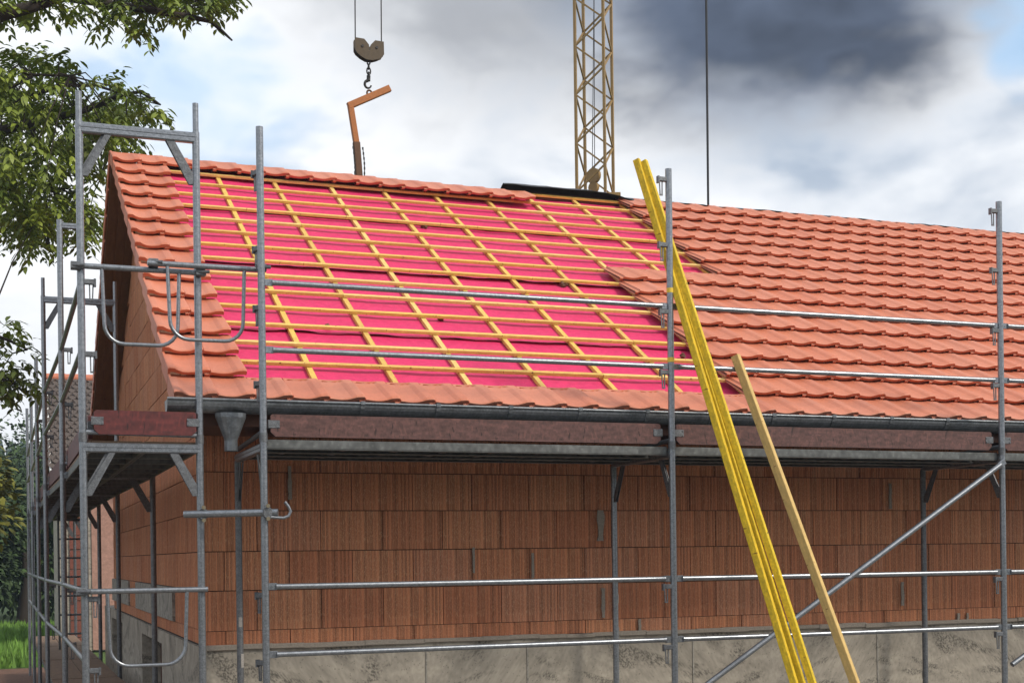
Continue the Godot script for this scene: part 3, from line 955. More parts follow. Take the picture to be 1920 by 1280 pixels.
func build_gable_scaffold():
	var sc := thing("scaffold", "narrow scaffold with red toe boards along the gable wall", "scaffold", V(0.8, -1.9, 15.0))
	# frames: z, outer x, inner x
	var fr := [[9.05, 0.453, 1.190], [12.0, 0.434, 1.172], [15.1, 0.37, 1.105], [18.1, 0.35, 1.09], [21.1, 0.33, 1.07], [24.1, 0.31, 1.05]]
	for i in fr.size():
		var z: float = fr[i][0]
		var xo: float = fr[i][1]
		var xi: float = fr[i][2]
		var full := i in [0, 2]
		var lo := post(sc, xo, z, -1.9, 0.80)
		post(sc, xi, z, -1.9, 0.80 if full else 0.735, false, M.galv if i == 0 else M.galv_old)
		var up: MeshInstance3D
		if full:
			up = post(sc, xo, z, 0.80, 2.83, true)
			var ui := post(sc, xi, z, 0.80, 2.83, true)
			collar(up, xo, 0.80, z)
			collar(ui, xi, 0.80, z)
			crossbar(sc, V(xo, 2.79, z), V(xi, 2.79, z), 0.068, 0.045)
			gusset(sc, V(xo, 2.79, z), Vector3.RIGHT)
			gusset(sc, V(xi, 2.79, z), Vector3.LEFT)
		else:
			up = post(sc, xo, z, 0.80, 2.90 if i == 1 else 2.6)
			collar(up, xo, 0.80, z)
			if i == 1: crossbar(sc, V(xo + 0.02, 2.85, z), V(xo + 0.16, 2.85, z), 0.05, 0.03)
		crossbar(sc, V(xo, 0.735, z), V(xi, 0.735, z), 0.062, 0.045)
		gusset(sc, V(xo, 0.735, z), Vector3.RIGHT)
		gusset(sc, V(xi, 0.735, z), Vector3.LEFT)
		var tb := Mb.new()
		tb.tube(V(xo, 0.835, z), V(xi, 0.825, z), 0.016, 12)
		put(tb, "transom", M.galv, sc)
		for y in [1.80, 1.335]: clip(up, xo, y, z, Vector3.RIGHT)
		for y in [-0.24, -0.70]: clip(lo, xo, y, z, Vector3.RIGHT)
		if i >= fr.size() - 1: continue
		var z2: float = fr[i + 1][0]
		var xo2: float = fr[i + 1][1]
		for y in [1.80, 1.36, -0.19, -0.64]: rail(sc, V(xo, y, z), V(xo2, y, z2))
		toe_board(sc, V(xo + 0.05, 0.80, z + 0.06), V(xo2 + 0.05, 0.80, z2 - 0.06), 0.15, M.red_board, i * 0.4)
		for k in 2:
			var xa := lerpf(xo, xi, 0.05) + 0.17 + k * 0.345
			for lv in [[0.775, M.ply], [-1.25, M.ply]]:
				var b := Mb.new()
				var dx := (xo2 - xo)
				b.beam(V(xa, lv[0], z + 0.03), V(xa + dx, lv[0], z2 - 0.03), 0.335, 0.016, Vector3.UP, 0.0, k * 0.4 + i)
				var pl := put(b, "deck_plank", lv[1], sc)
				b = Mb.new()
				for s in [-1, 1]: b.beam(V(xa + s * 0.162, lv[0] - 0.038, z + 0.03), V(xa + dx + s * 0.162, lv[0] - 0.038, z2 - 0.03), 0.014, 0.06, Vector3.UP, 0.003)
				for q in 6: b.box(V(xa + dx * (q + 0.5) / 6.0, lv[0] - 0.036, lerpf(z + 0.1, z2 - 0.1, q / 5.0)), Vector3(0.31, 0.05, 0.04), Basis.IDENTITY, 0.004)
				put(b, "plank_frame", M.alu, pl)
	toe_board(sc, V(0.52, 0.82, 9.03), V(1.165, 0.82, 9.03), 0.155, M.red_board, 2.3)
	# end guards across the corner, the second one clamped to the first front post
	u_guard(sc, 0.42, 1.24, 1.893, 9.01, 0.58, 1.066, 0.49)
	u_guard(sc, 0.86, 1.60, 1.927, 8.96, 0.986, 1.483, 0.485)
	u_guard(sc, 0.42, 1.225, -0.19, 9.01, 0.588, 1.09, 0.485)
	for p in [[0.42, 1.893, 9.02], [1.20, 1.893, 9.0], [1.585, 1.927, 8.90], [0.90, 1.935, 8.985], [0.43, -0.19, 9.02]]:
		var b := Mb.new()
		b.box(V(p[0], p[1], p[2]), Vector3(0.06, 0.05, 0.06), Basis.IDENTITY, 0.008)
		b.tube(V(p[0] - 0.02, p[1], p[2] - 0.02), V(p[0] + 0.055, p[1], p[2] - 0.045), 0.012, 8)
		put(b, "clamp", M.galv_old, sc)
	# short coupling tube with its hook
	var b := Mb.new()
	b.tube(V(1.075, 0.303, 8.99), V(1.655, 0.309, 8.79), 0.0242, 16)
	put(b, "coupling_tube", M.galv, sc)
	b = Mb.new()
	b.path([V(1.60, 0.278, 8.79), V(1.69, 0.272, 8.79), V(1.725, 0.285, 8.79), V(1.738, 0.315, 8.79), V(1.725, 0.345, 8.79), V(1.70, 0.378, 8.79)], 0.0105, 10)
	put(b, "tie_hook", M.galv, sc)
	for p in [[1.195, 0.304, 8.985], [1.585, 0.308, 8.815]]:
		b = Mb.new()
		b.box(V(p[0], p[1], p[2]), Vector3(0.055, 0.065, 0.085), Basis.IDENTITY, 0.012)
		var cl := put(b, "clamp", M.galv_old, sc)
		b = Mb.new()
		for s in [-1, 1]: b.tube(V(p[0], p[1] + 0.042 * s, p[2] - 0.035), V(p[0], p[1] + 0.042 * s, p[2] - 0.058), 0.014, 6)
		put(b, "bolt", M.bolt, cl)
	# ladder at the far end of the walkway
	var ld := thing("ladder", "slim metal ladder between the decks of the gable scaffold", "ladder", V(0.8, 0.65, 20.2))
	for x in [0.66, 1.02]:
		b = Mb.new()
		b.beam(V(x, -1.24, 20.2), V(x, 0.70, 20.2), 0.03, 0.05, Vector3(0, 0, 1), 0.004)
		put(b, "side_rail", M.alu, ld)
	for k in 7:
		b = Mb.new()
		b.tube(V(0.66, -1.02 + 0.27 * k, 20.2), V(1.02, -1.02 + 0.27 * k, 20.2), 0.014, 8)
		put(b, "rung", M.galv_old, ld)

# ---------------------------------------------------------------- loose timber
func leaning(called: String, label: String, group: String, foot: Vector3, top: Vector3, w: float, h: float, m: Material, face: Vector3, uo: float):
	var b := Mb.new()
	b.beam(foot, top, w, h, face, 0.004, uo)
	var o := put(b, called, m)
	tag(o, label, "plank" if called == "plank" else "batten", group)
	return o

func build_timber():
	# they stand on the ground outside the scaffold and lean on its rails
	var mid := Vector3(-0.165, 1.0, -0.296)
	var at_rail := V(4.668, 1.822, 8.795)
	var labels := ["yellow plank leaning on the rail, hindmost of the bundle", "yellow plank, middle one of the leaning bundle", "yellow plank with drilled holes, foremost of the leaning bundle"]
	var face := Vector3(0.62, 0.0, 0.78)
	for k in 3:
		# the bundle is tied together near the top and fans out at the foot
		var c := at_rail + Vector3([-0.034, 0.004, 0.040][k], 0, [0.004, -0.012, 0.022][k] - 0.002)
		var dir := mid + Vector3([0.012, 0.0, -0.010][k], 0, 0)
		var foot := c - dir * 3.722
		var top = c + dir * ([1.145, 1.10, 1.135][k])
		var pk = leaning("plank", labels[k], "yellow planks leaning in a bundle", foot, top, [0.040, 0.030, 0.040][k], [0.050, 0.050, 0.050][k], [M.plank2, M.plank, M.plank][k], face if k != 1 else Vector3(0.55, 0, 0.83), k * 0.83)
		if k == 2:
			for t in [0.42, 0.53, 0.66, 0.80]:
				var hb := Mb.new()
				var hp: Vector3 = foot.lerp(top, t) + face.normalized() * 0.0245
				hb.tube(hp, hp + face.normalized() * 0.002, 0.008, 8)
				put(hb, "screw_hole", M.iron, pk)
	var b2 := V(5.131, 1.379, 8.80)
	var d2 := Vector3(5.62 - 5.131, -0.93 - 1.379, 8.80 - 8.10).normalized()
	leaning("batten", "single pale timber batten leaning on the middle rail", "", b2 + d2 * (3.279 / -d2.y), b2 - d2 * 0.105, 0.045, 0.062, M.pine, Vector3(0.5, 0, 0.86), 0.4)

func build_debris():
	rng.seed = 15
	var fb := Basis(Vector3.RIGHT, Vector3(0, cos(TH), sin(TH)), Vector3(0, -sin(TH), cos(TH)))
	var o := Transform3D(fb, V(0, 4.35, 14.699))
	for q in [[3.48, 4.40], [5.03, 3.27], [4.06, 1.66], [2.45, 4.72], [5.5, 5.02]]:
		var b := Mb.new()
		for k in 3: b.box(o * Vector3(q[0] + rng.randf_range(-0.02, 0.02), -0.104, q[1] + rng.randf_range(-0.012, 0.012)), Vector3(0.045, 0.035, 0.03) * rng.randf_range(0.7, 1.2), fb * Basis(Vector3(0.3, 1, 0.2).normalized(), rng.randf() * TAU), 0.008)
		tag(put(b, "clay_lump", M.rust), "small dark clay lump lying on the pink membrane against a batten", "lump", "clay lumps on the membrane")

# ---------------------------------------------------------------- crane
func build_crane():
	var base := V(17.35, -1.9, 38.5)
	var cr := thing("tower_crane", "ochre lattice tower crane rising behind the roof", "crane", base)
	var s := 0.92
	var rot := Basis(Vector3.UP, 0.36 + 0.50)
	var cn := []
	for q in [[-1, -1], [1, -1], [1, 1], [-1, 1]]: cn.append(rot * Vector3(q[0] * s / 2, 0, q[1] * s / 2))
	var y0 := 13.12
	var y1 := 24.0
	for c in cn:
		var b := Mb.new()
		b.beam(base + c + Vector3(0, y0, 0), base + c + Vector3(0, y1, 0), 0.085, 0.085, rot.x, 0.006)
		put(b, "mast_leg", M.crane, cr)
	for f in 4:
		var a: Vector3 = cn[f]
		var c: Vector3 = cn[(f + 1) % 4]
		var y := y0 + 0.1
		var k := f % 2
		while y < y1 - 0.8:
			var b := Mb.new()
			var p := a if k % 2 == 0 else c
			var q := c if k % 2 == 0 else a
			b.beam(base + p + Vector3(0, y, 0), base + q + Vector3(0, y + 0.755, 0), 0.05, 0.05, Vector3.UP if false else rot.z, 0.003)
			put(b, "brace", M.crane, cr)
			y += 0.755
			k += 1
	var b := Mb.new()
	b.box(base + Vector3(0, y0 - 0.06, 0), Vector3(1.5, 0.12, 1.1), Basis(Vector3.UP, -0.36), 0.01)
	put(b, "platform", M.crane, cr)
	b = Mb.new()   # broader lower mast, hidden by the house
	b.box(base + Vector3(0, y0 / 2 - 0.07, 0), Vector3(1.3, y0 - 0.14, 1.3), rot)
	put(b, "lower_mast", M.crane, cr)
	b = Mb.new()
	for q in [[0.62, 0.24], [0.26, 0.17]]:
		b.tube(base + rot * Vector3(-0.22, 0, -0.02) + Vector3(0, y0 + q[0], 0), base + rot * Vector3(-0.10, 0, 0.02) + Vector3(0, y0 + q[0], 0), q[1], 18)
	put(b, "rope_drum", M.crane, cr)
	b = Mb.new()
	b.tube(base + Vector3(-0.1, y0 + 0.5, 0), base + Vector3(0.15, y1, 0), 0.012, 6)
	b.tube(base + Vector3(-0.06, y0 + 0.5, 0.1), base + Vector3(0.05, y1, 0.1), 0.012, 6)
	put(b, "hoist_rope", M.iron, cr)
	# jib, above the picture, carrying the hook
	var tip := V(4.46, 20.5, 17.0)
	var root := base + Vector3(0, 22.4, 0)
	var beyond := root + (tip - root) * 1.12
	b = Mb.new()
	var jd := (tip - root).normalized()
	var js := jd.cross(Vector3.UP).normalized()
	for p in [js * 0.4, js * -0.4, Vector3(0, 0.7, 0)]: b.beam(root + p, beyond + p, 0.07, 0.07, Vector3.UP, 0.004)
	for k in 34:
		var t0 := k / 34.0
		var t1 := (k + 1) / 34.0
		for sgn in [-1.0, 1.0]:
			var p0 = root.lerp(beyond, t0) + (js * 0.4 * sgn if k % 2 == 0 else Vector3(0, 0.7, 0))
			var p1 = root.lerp(beyond, t1) + (js * 0.4 * sgn if k % 2 == 1 else Vector3(0, 0.7, 0))
			b.beam(p0, p1, 0.035, 0.035, jd, 0.0)
	put(b, "jib", M.crane, cr)

	# ---- hook block on its two ropes
	var hb := thing("hook_block", "dark heart shaped hook block with chain hanging on two ropes", "hook block", V(4.46, 6.06, 17.0))
	for x in [4.283, 4.632]:
		b = Mb.new()
		b.tube(V(x, 6.60, 17.0), V(x + 0.09, 20.5, 17.0), 0.0085, 6)
		put(b, "rope", M.iron, hb)
	b = Mb.new()
	var heart := [Vector2(-0.193, 0.17), Vector2(-0.185, 0.195), Vector2(-0.07, 0.19), Vector2(-0.008, 0.12), Vector2(-0.004, 0.05), Vector2(0.004, 0.05), Vector2(0.012, 0.12), Vector2(0.075, 0.188), Vector2(0.19, 0.183), Vector2(0.193, 0.02), Vector2(0.17, -0.02), Vector2(0.10, -0.055), Vector2(0.04, -0.075), Vector2(-0.04, -0.075), Vector2(-0.11, -0.045), Vector2(-0.17, 0.0), Vector2(-0.193, 0.04)]
	for sd in [-0.05, 0.042]: b.prism(V(4.462, 6.535, 17.0) + Vector3(0, 0, sd), Vector3.RIGHT, Vector3.UP, heart, 0.008)
	var body := put(b, "side_plate", M.crane_block, hb)
	for x in [4.367, 4.557]:
		b = Mb.new()
		b.tube(V(x, 6.60, 17.036), V(x, 6.60, 16.964), 0.085, 20)
		put(b, "sheave", M.iron, hb)
		b = Mb.new()
		b.tube(V(x, 6.63, 17.06), V(x, 6.63, 16.94), 0.018, 8)
		put(b, "axle", M.iron, body)
	# chain: alternating links, then the hook
	for k in 4:
		b = Mb.new()
		var y := 6.445 - 0.058 * k
		var ring := []
		var big := 0.030 if k < 2 else 0.040
		for i in 13:
			var a := TAU * i / 12
			var p := Vector3(cos(a) * big * 0.62, sin(a) * big * 1.15, 0)
			if k % 2 == 1: p = Vector3(0, p.y, p.x)
			ring.append(V(4.457, y, 17.0) + p)
		b.path(ring, 0.010, 8)
		put(b, "chain_link", M.iron, hb)
	b = Mb.new()
	b.tube(V(4.455, 6.27, 17.0), V(4.452, 6.20, 17.0), 0.026, 12)
	var hk := []
	for i in 12:
		var a := PI * 0.5 + TAU * 0.72 * i / 11.0
		hk.append(V(4.445 + cos(a) * 0.043, 6.155 + sin(a) * 0.048, 17.0))
	b.path(hk, 0.021, 10, 0.010)
	put(b, "hook", M.iron, hb)

	# ---- lifting fork hanging on the hook
	var lf := thing("lifting_fork", "orange bent crane fork hanging from the hook over the ridge", "crane fork", V(4.30, 4.4, 17.0))
	b = Mb.new()
	b.beam(V(4.18, 5.845, 17.0), V(4.735, 6.135, 17.0), 0.07, 0.085, Vector3.UP, 0.006)
	put(b, "top_arm", M.orange, lf)
	b = Mb.new()
	b.beam(V(4.205, 5.875, 17.0), V(4.287, 5.33, 17.0), 0.065, 0.075, Vector3.RIGHT, 0.006)
	put(b, "upright", M.orange, lf)
	b = Mb.new()
	b.beam(V(4.28, 5.385, 17.0), V(4.335, 4.55, 17.0), 0.075, 0.088, Vector3.RIGHT, 0.006)
	put(b, "sliding_post", M.rust, lf)
	b = Mb.new()
	for q in 2: b.beam(V(4.30 + q * 0.04, 4.56, 16.95 + q * 0.1), V(4.85, 4.50, 16.95 + q * 0.1), 0.05, 0.04, Vector3.UP, 0.004)
	put(b, "tine", M.rust, lf)
	b = Mb.new()
	var rg := []
	for i in 13: rg.append(V(4.462 + cos(TAU * i / 12) * 0.032, 6.045 + sin(TAU * i / 12) * 0.036, 17.0))
	b.path(rg, 0.013, 8)
	put(b, "lifting_eye", M.rust, lf)
	for x in [4.225, 4.352]:
		b = Mb.new()
		for k in 22:
			var y := 5.30 - 0.032 * k
			b.box(V(x + 0.02 * sin(k * 0.2), y, 16.95), Vector3(0.022 if k % 2 == 0 else 0.01, 0.034, 0.010 if k % 2 == 0 else 0.022), Basis.IDENTITY, 0.004)
		put(b, "chain", M.iron, lf)
	b = Mb.new()
	b.tube(V(11.56, -1.9, 20.9), V(11.66, 26.0, 20.9), 0.021, 8)
	var cb := put(b, "steel_cable", M.rubber)
	tag(cb, "single dark cable running straight up behind the tiled ridge", "cable")

# ---------------------------------------------------------------- trees
func leaf(b: Mb, at: Vector3, dir: Vector3, up: Vector3, len: float, wid: float):
	var s := dir.cross(up).normalized() * wid / 2
	var p := at + dir * len * 0.32 + up * len * 0.05
	var q := at + dir * len * 0.68 + up * len * 0.02
	var tip := at + dir * len - up * len * 0.12
	b.tri(at, p - s * 0.9, p + s * 0.9)
	b.quad(p + s * 0.9, p - s * 0.9, q - s * 0.85, q + s * 0.85)
	b.tri(q + s * 0.85, q - s * 0.85, tip)

# pinnate leaf: leaflets in pairs along a drooping stalk
func spray(b: Mb, at: Vector3, dir: Vector3, size: float, g: Color):
	var d := dir.normalized()
	for k in 4:
		var p := at + d * size * (0.35 + 0.22 * k) + Vector3(0, -0.05 * size * k * k, 0)
		for s in [-1.0, 1.0]:
			var side: Vector3 = d.cross(Vector3.UP).normalized() * s
			var ld: Vector3 = (d * 0.55 + side * 0.75 + Vector3(0, rng.randf_range(-0.85, 0.1), 0)).normalized()
			b.tint = g * rng.randf_range(0.7, 1.3)
			b.tint.a = 1
			leaf(b, p, ld, Vector3(rng.randf_range(-0.4, 0.4), 1, rng.randf_range(-0.4, 0.4)).normalized(), size * rng.randf_range(0.36, 0.60), size * rng.randf_range(0.17, 0.25))
	b.tint = g
	leaf(b, at + d * size, (d + Vector3(0, -0.7, 0)).normalized(), Vector3.UP, size * 0.6, size * 0.23)

func inside(p: Vector2, poly: Array) -> bool:
	return Geometry2D.is_point_in_polygon(p, PackedVector2Array(poly))

func build_walnut():
	rng.seed = 77
	var foot := V(-3.6, -1.9, 18.6)
	var tr := thing("walnut_tree", "leafy walnut tree overhanging the gable end", "tree", foot)
	var b := Mb.new()
	b.path([foot, V(-3.55, 0.0, 18.5), V(-3.3, 2.2, 18.3), V(-2.9, 4.0, 18.1), V(-2.6, 6.0, 17.9), V(-2.4, 8.6, 17.7)], 0.34, 12, 0.12)
	put(b, "trunk", M.bark, tr)
	# limbs reaching in over the roof: pixel guides turned into points in the crown's own depth
	var limbs := []
	var guide := [
		[18.0, [[-420, 420], [-200, 330], [0, 245], [75, 226], [140, 212], [190, 194], [225, 178], [262, 172], [300, 196]], 0.085],
		[17.0, [[-420, 300], [-160, 130], [0, 28], [60, 12], [120, -6], [210, 8], [300, 22], [350, 30], [395, 40], [420, 62], [434, 75]], 0.10],
		[18.4, [[-300, 520], [-80, 380], [30, 330], [90, 350], [150, 400], [178, 440]], 0.06],
		[17.6, [[-300, 360], [-60, 220], [40, 185], [110, 160], [180, 160], [235, 178]], 0.055],
		[18.8, [[-300, 480], [-60, 300], [60, 270], [140, 300], [190, 330]], 0.05],
		[17.3, [[-250, 290], [-40, 200], [60, 140], [130, 142]], 0.05],
		[19.0, [[-300, 560], [-90, 440], [0, 405], [50, 440], [90, 470]], 0.05],
		[16.6, [[-350, 560], [-150, 590], [-30, 620], [20, 640], [50, 655]], 0.035],
		[16.4, [[-350, 620], [-120, 670], [-20, 700], [25, 720], [48, 738]], 0.035],
	]
	for g in guide:
		var pts := []
		var k := 0
		for q in g[1]:
			pts.append(at_depth(q[0], q[1], g[0] + 0.25 * sin(k * 1.7)))
			k += 1
		b = Mb.new()
		b.path([V(-2.95, pts[0].y - OY - 0.4, 18.15)] + pts, g[2], 8, 0.012)
		put(b, "limb", M.bark, tr)
		limbs.append(pts)
	# foliage volumes (outlines in the picture, several metres deep)
	var zones := [
		[[[-40, 90], [40, 92], [100, 112], [150, 126], [205, 134], [232, 150], [255, 176], [285, 196], [312, 214], [296, 228], [258, 250], [225, 276], [180, 315], [180, 390], [166, 452], [100, 470], [40, 462], [-10, 420], [-60, 300]], 430, 16.6, 20.0],
		[[[-40, -40], [0, -30], [450, -30], [436, -4], [410, 18], [384, 42], [362, 48], [336, 18], [290, 26], [262, 56], [236, 36], [196, 40], [160, 12], [120, 20], [60, 14], [0, 36], [-40, 40]], 130, 16.6, 17.6],
		[[[-40, 600], [10, 604], [44, 640], [62, 668], [58, 700], [44, 748], [20, 720], [-40, 730]], 34, 16.0, 16.9],
	]
	var hole := noise(31, 0.018, 2)
	b = Mb.new()
	var tw := Mb.new()
	for z in zones:
		var n := 0
		var tries := 0
		var poly := []
		for q in z[0]: poly.append(Vector2(q[0], q[1]))
		while n < z[1] and tries < 20000:
			tries += 1
			var p := Vector2(rng.randf_range(-60, 460), rng.randf_range(-40, 760))
			if not inside(p, poly): continue
			if hole.get_noise_2dv(p) < 0.0: continue
			n += 1
			var w := at_depth(p.x, p.y, rng.randf_range(z[2], z[3]))
			# hang it on a twig from the nearest limb
			var best := Vector3.ZERO
			var bd := 1e9
			for l in limbs:
				for q in l:
					if w.distance_squared_to(q) < bd:
						bd = w.distance_squared_to(q)
						best = q
			if n % 3 == 0:
				var m := best.lerp(w, 0.55) + Vector3(0, 0.10, 0)
				tw.path([best, m, w], 0.012, 4, 0.004, false)
			var base := Color(0.11, 0.155, 0.02).lerp(Color(0.25, 0.30, 0.04), rng.randf())
			if rng.randf() < 0.12: base = Color(0.15, 0.175, 0.035)
			var dir := (w - best)
			dir.y *= 0.3
			if dir.length() < 0.05: dir = Vector3(1, 0, 0.3)
			for q in 3:
				var dd := dir.normalized().rotated(Vector3.UP, rng.randf_range(-1.6, 1.6)) + Vector3(0, rng.randf_range(-0.7, 0.35), 0)
				spray(b, w + Vector3(rng.randf_range(-0.1, 0.1), rng.randf_range(-0.08, 0.08), rng.randf_range(-0.12, 0.12)), dd, rng.randf_range(0.16, 0.27), base)
	var crown := put(b, "crown", M.leaf, tr)
	crown.set_meta("kind", "stuff")
	var tws := put(tw, "twigs", M.bark, tr)
	tws.set_meta("kind", "stuff")

# broadleaf tree or bush beyond the meadow: lumpy crown of many small leaf faces
func bush(called: String, label: String, cat: String, at: Vector3, h: float, r: float, g: Color, n: int, sd: int, group := "", ls := 0.3, low := 0.22):
	rng.seed = sd
	var t := thing(called, label, cat, at, group)
	var b := Mb.new()
	b.path([at, at + Vector3(0.1, h * 0.3, 0), at + Vector3(0, h * 0.75, 0.1)], r * 0.07 + 0.05, 7, 0.03)
	put(b, "trunk", M.bark, t)
	b = Mb.new()
	var lumps := []
	for k in 16:
		var a := rng.randf() * TAU
		var u := rng.randf()
		lumps.append([at + Vector3(cos(a) * r * 0.65 * sqrt(1 - u * u * 0.7), h * (low + (0.88 - low) * u), sin(a) * r * 0.65 * sqrt(1 - u * u * 0.7)), r * rng.randf_range(0.26, 0.46)])
	for k in n:
		var l = lumps[rng.randi() % 16]
		var d := Vector3(rng.randfn(), rng.randfn() * 0.8, rng.randfn()).normalized()
		var p: Vector3 = l[0] + d * l[1] * (0.65 + 0.4 * rng.randf())
		if p.y < at.y + 0.05: p.y = at.y + 0.05
		b.tint = g * rng.randf_range(0.6, 1.4)
		b.tint.a = 1
		var dd := (d + Vector3(rng.randf_range(-0.8, 0.8), rng.randf_range(-0.9, 0.3), rng.randf_range(-0.8, 0.8))).normalized()
		leaf(b, p, dd, Vector3(rng.randf() - 0.5, 1, rng.randf() - 0.5).normalized(), ls * rng.randf_range(0.7, 1.3), ls * 0.55)
	var c := put(b, "crown", M.far_leaf, t)
	c.set_meta("kind", "stuff")

func build_background():
	# old neighbour house at the end of the walk
	var nb := thing("old_house", "old neighbouring house with grey plain tiled roof and sandstone quoins", "house", V(3.8, -1.9, 31.5))
	var b := Mb.new()
	b.box(V(4.0, 0.0, 32.0), Vector3(6.0, 3.8, 4.0))
	var wall := put(b, "wall", M.plaster, nb)
	var yy := -1.9
	var k := 0
	while yy < 1.8:
		var h := 0.30 + 0.12 * ((k * 7) % 3) / 2.0
		b = Mb.new()
		b.box(V(1.20 + (0.17 if k % 2 == 0 else 0.13), yy + h / 2, 29.99), Vector3(0.34 if k % 2 == 0 else 0.26, h - 0.02, 0.06), Basis.IDENTITY, 0.008)
		put(b, "quoin_stone", M.sandstone, wall)
		yy += h
		k += 1
	b = Mb.new()
	b.box(V(2.2, 0.0, 29.985), Vector3(1.1, 3.75, 0.02))
	put(b, "plaster_panel", M.pink_plaster, wall)
	b = Mb.new()
	var ey := 1.95
	var ry := 4.15
	var ez := 29.6
	var rz := 32.2
	b.prism(V(0.86, 0, 0), Vector3(0, 0, -1), Vector3.UP, [Vector2(ez, ey - 0.06), Vector2(rz, ry - 0.06), Vector2(2 * rz - ez, ey - 0.06), Vector2(2 * rz - ez, ey - 0.2), Vector2(rz, ry - 0.2), Vector2(ez, ey - 0.2)], 6.2)
	var rf := put(b, "roof", M.dark_wood, nb)
	b = Mb.new()
	var sl := Vector2(rz - ez, ry - ey)
	var rows := 24
	for j in rows:
		for i in 36:
			var t := float(j) / rows
			var c := V(0.86 + (i + (0.5 if j % 2 else 0.0)) * 0.17, ey + sl.y * t, ez + sl.x * t)
			var up := Vector3(0, sl.y, -sl.x).normalized()
			var nrm := Vector3(0, sl.x, sl.y).normalized()
			c += nrm * (0.05 + rng.randf() * 0.02)
			var L := 0.26
			b.tint = Color.WHITE
			var p0 = c + Vector3(-0.08, 0, 0) + up * 0.03
			var p1 = c + up * -0.04
			var p2 := c + Vector3(0.08, 0, 0) + up * 0.03
			b.quad(p0, p1, p2, c + up * L - nrm * 0.045)
			b.quad(p0, c + up * L, c + Vector3(-0.08, 0, 0) + up * L - nrm * 0.015, p0)
			b.quad(p2, c + Vector3(0.08, 0, 0) + up * L - nrm * 0.015, c + up * L, p2)
	var ot := put(b, "plain_tiles", M.old_tile, rf)
	ot.set_meta("kind", "stuff")
	b = Mb.new()
	b.beam(V(0.83, ey - 0.10, ez - 0.02), V(0.83, ry - 0.06, rz), 0.04, 0.17, Vector3.UP, 0.004)
	put(b, "verge_board", M.white, rf)
	for i in 15:
		b = Mb.new()
		b.path([V(0.84 + i * 0.4, ry + 0.03, rz), V(1.25 + i * 0.4, ry + 0.045, rz)], 0.10, 8)
		put(b, "ridge_tile", M.tiles[2], rf)

	# trees behind the meadow
	bush("yellowing_tree", "yellow green young tree in autumn leaf beside the far scaffold", "tree", V(-0.95, -1.9, 25.0), 4.4, 1.25, Color(0.15, 0.15, 0.02), 1500, 41, "", 0.17, 0.52)
	var spots := [[-3.0, 42, 5.2, 3.2], [0.4, 44, 4.6, 3.0], [3.5, 46, 5.6, 3.4], [-6.0, 50, 6.5, 3.8], [-0.9, 52, 6.8, 3.6], [2.6, 56, 7.4, 4.0]]
	var i := 0
	for s in spots:
		bush("woodland_tree", ["round dark green tree behind the meadow, first before the taller trees", "low bushy tree at the meadow edge behind the scaffold foot", "broad dark tree at the meadow edge hidden by the house", "tall dark tree at the wood edge beside the round tree", "tall dark tree standing behind the low bushy tree", "tallest dark tree of the wood edge behind the house"][i], "tree", V(s[0], -1.9, s[1]), s[2], s[3], Color(0.032, 0.058, 0.016) * (1.0 + 0.25 * (i % 3)), 9000, 50 + i, "trees at the meadow edge", 0.22)
		i += 1
	# unseen trees added behind the camera to keep the low sky off the wall
	for lt in 7:
		bush("added_blocker_tree", ["added unseen tree blocking low sky, first of the row beyond the gable", "added unseen tree blocking low sky, second of the row from the gable", "added unseen tree blocking low sky, third of the row from the gable", "added unseen tree blocking low sky, fourth of the row from the gable", "added unseen tree blocking low sky, fifth of the row from the gable", "added unseen tree blocking low sky, sixth of the row from the gable", "added unseen tree blocking low sky, last of the row from the gable"][lt], "tree", Vector3(-17.0 + lt * 6.6, 0, 25.0 + 1.5 * (lt % 2)), 4.4, 4.2, Color(0.035, 0.06, 0.016), 2600, 90 + lt, "added unseen trees behind the camera", 1.1, 0.12)
	# wooded hill: terrain, and the far spruces as one mass
	b = Mb.new()
	var hn := noise(61, 0.006, 3)
	var nx := 60
	var nz := 16
	for jz in nz + 1:
		for jx in nx + 1:
			var x := -420.0 + jx * 16.0
			var z := 110.0 + jz * 14.0
			var y := -2.5 + 15.0 * smoothstep(110.0, 290.0, z) + 4.0 * hn.get_noise_2d(x, z) * smoothstep(110.0, 200.0, z)
			b.vert(V(x, y, z), Vector3.UP, Vector2(x, z) * 0.1)
	for jz in nz:
		for jx in nx:
			var a := jz * (nx + 1) + jx
			b.tri_i(a, a + 1, a + nx + 2); b.tri_i(a, a + nx + 2, a + nx + 1)
	smooth(b)
	var hill := put(b, "hill", M.grass)
	tag(hill, "wooded hillside far behind the meadow", "hill", "", "structure")
	rng.seed = 8
	b = Mb.new()
	for q in 5:     # one spruce: ragged skirts
		var y := 0.10 + q * 0.18
		var rr := 0.20 * (1.0 - q * 0.17)
		for s in 9:
			var a0 := TAU * s / 9.0
			var a1 := TAU * (s + 1) / 9.0
			var rj := rr * (0.75 + 0.5 * rng.randf())
			b.tri(Vector3(0, y + 0.30, 0), Vector3(cos((a0 + a1) / 2) * rj, y - 0.03, sin((a0 + a1) / 2) * rj), Vector3(cos(a0) * rr * 0.6, y + 0.05, sin(a0) * rr * 0.6))
			b.tri(Vector3(0, y + 0.30, 0), Vector3(cos(a1) * rr * 0.6, y + 0.05, sin(a1) * rr * 0.6), Vector3(cos((a0 + a1) / 2) * rj, y - 0.03, sin((a0 + a1) / 2) * rj))
	var mm := MultiMesh.new()
	mm.transform_format = MultiMesh.TRANSFORM_3D
	mm.use_colors = true
	mm.mesh = b.mesh()
	mm.instance_count = 5000
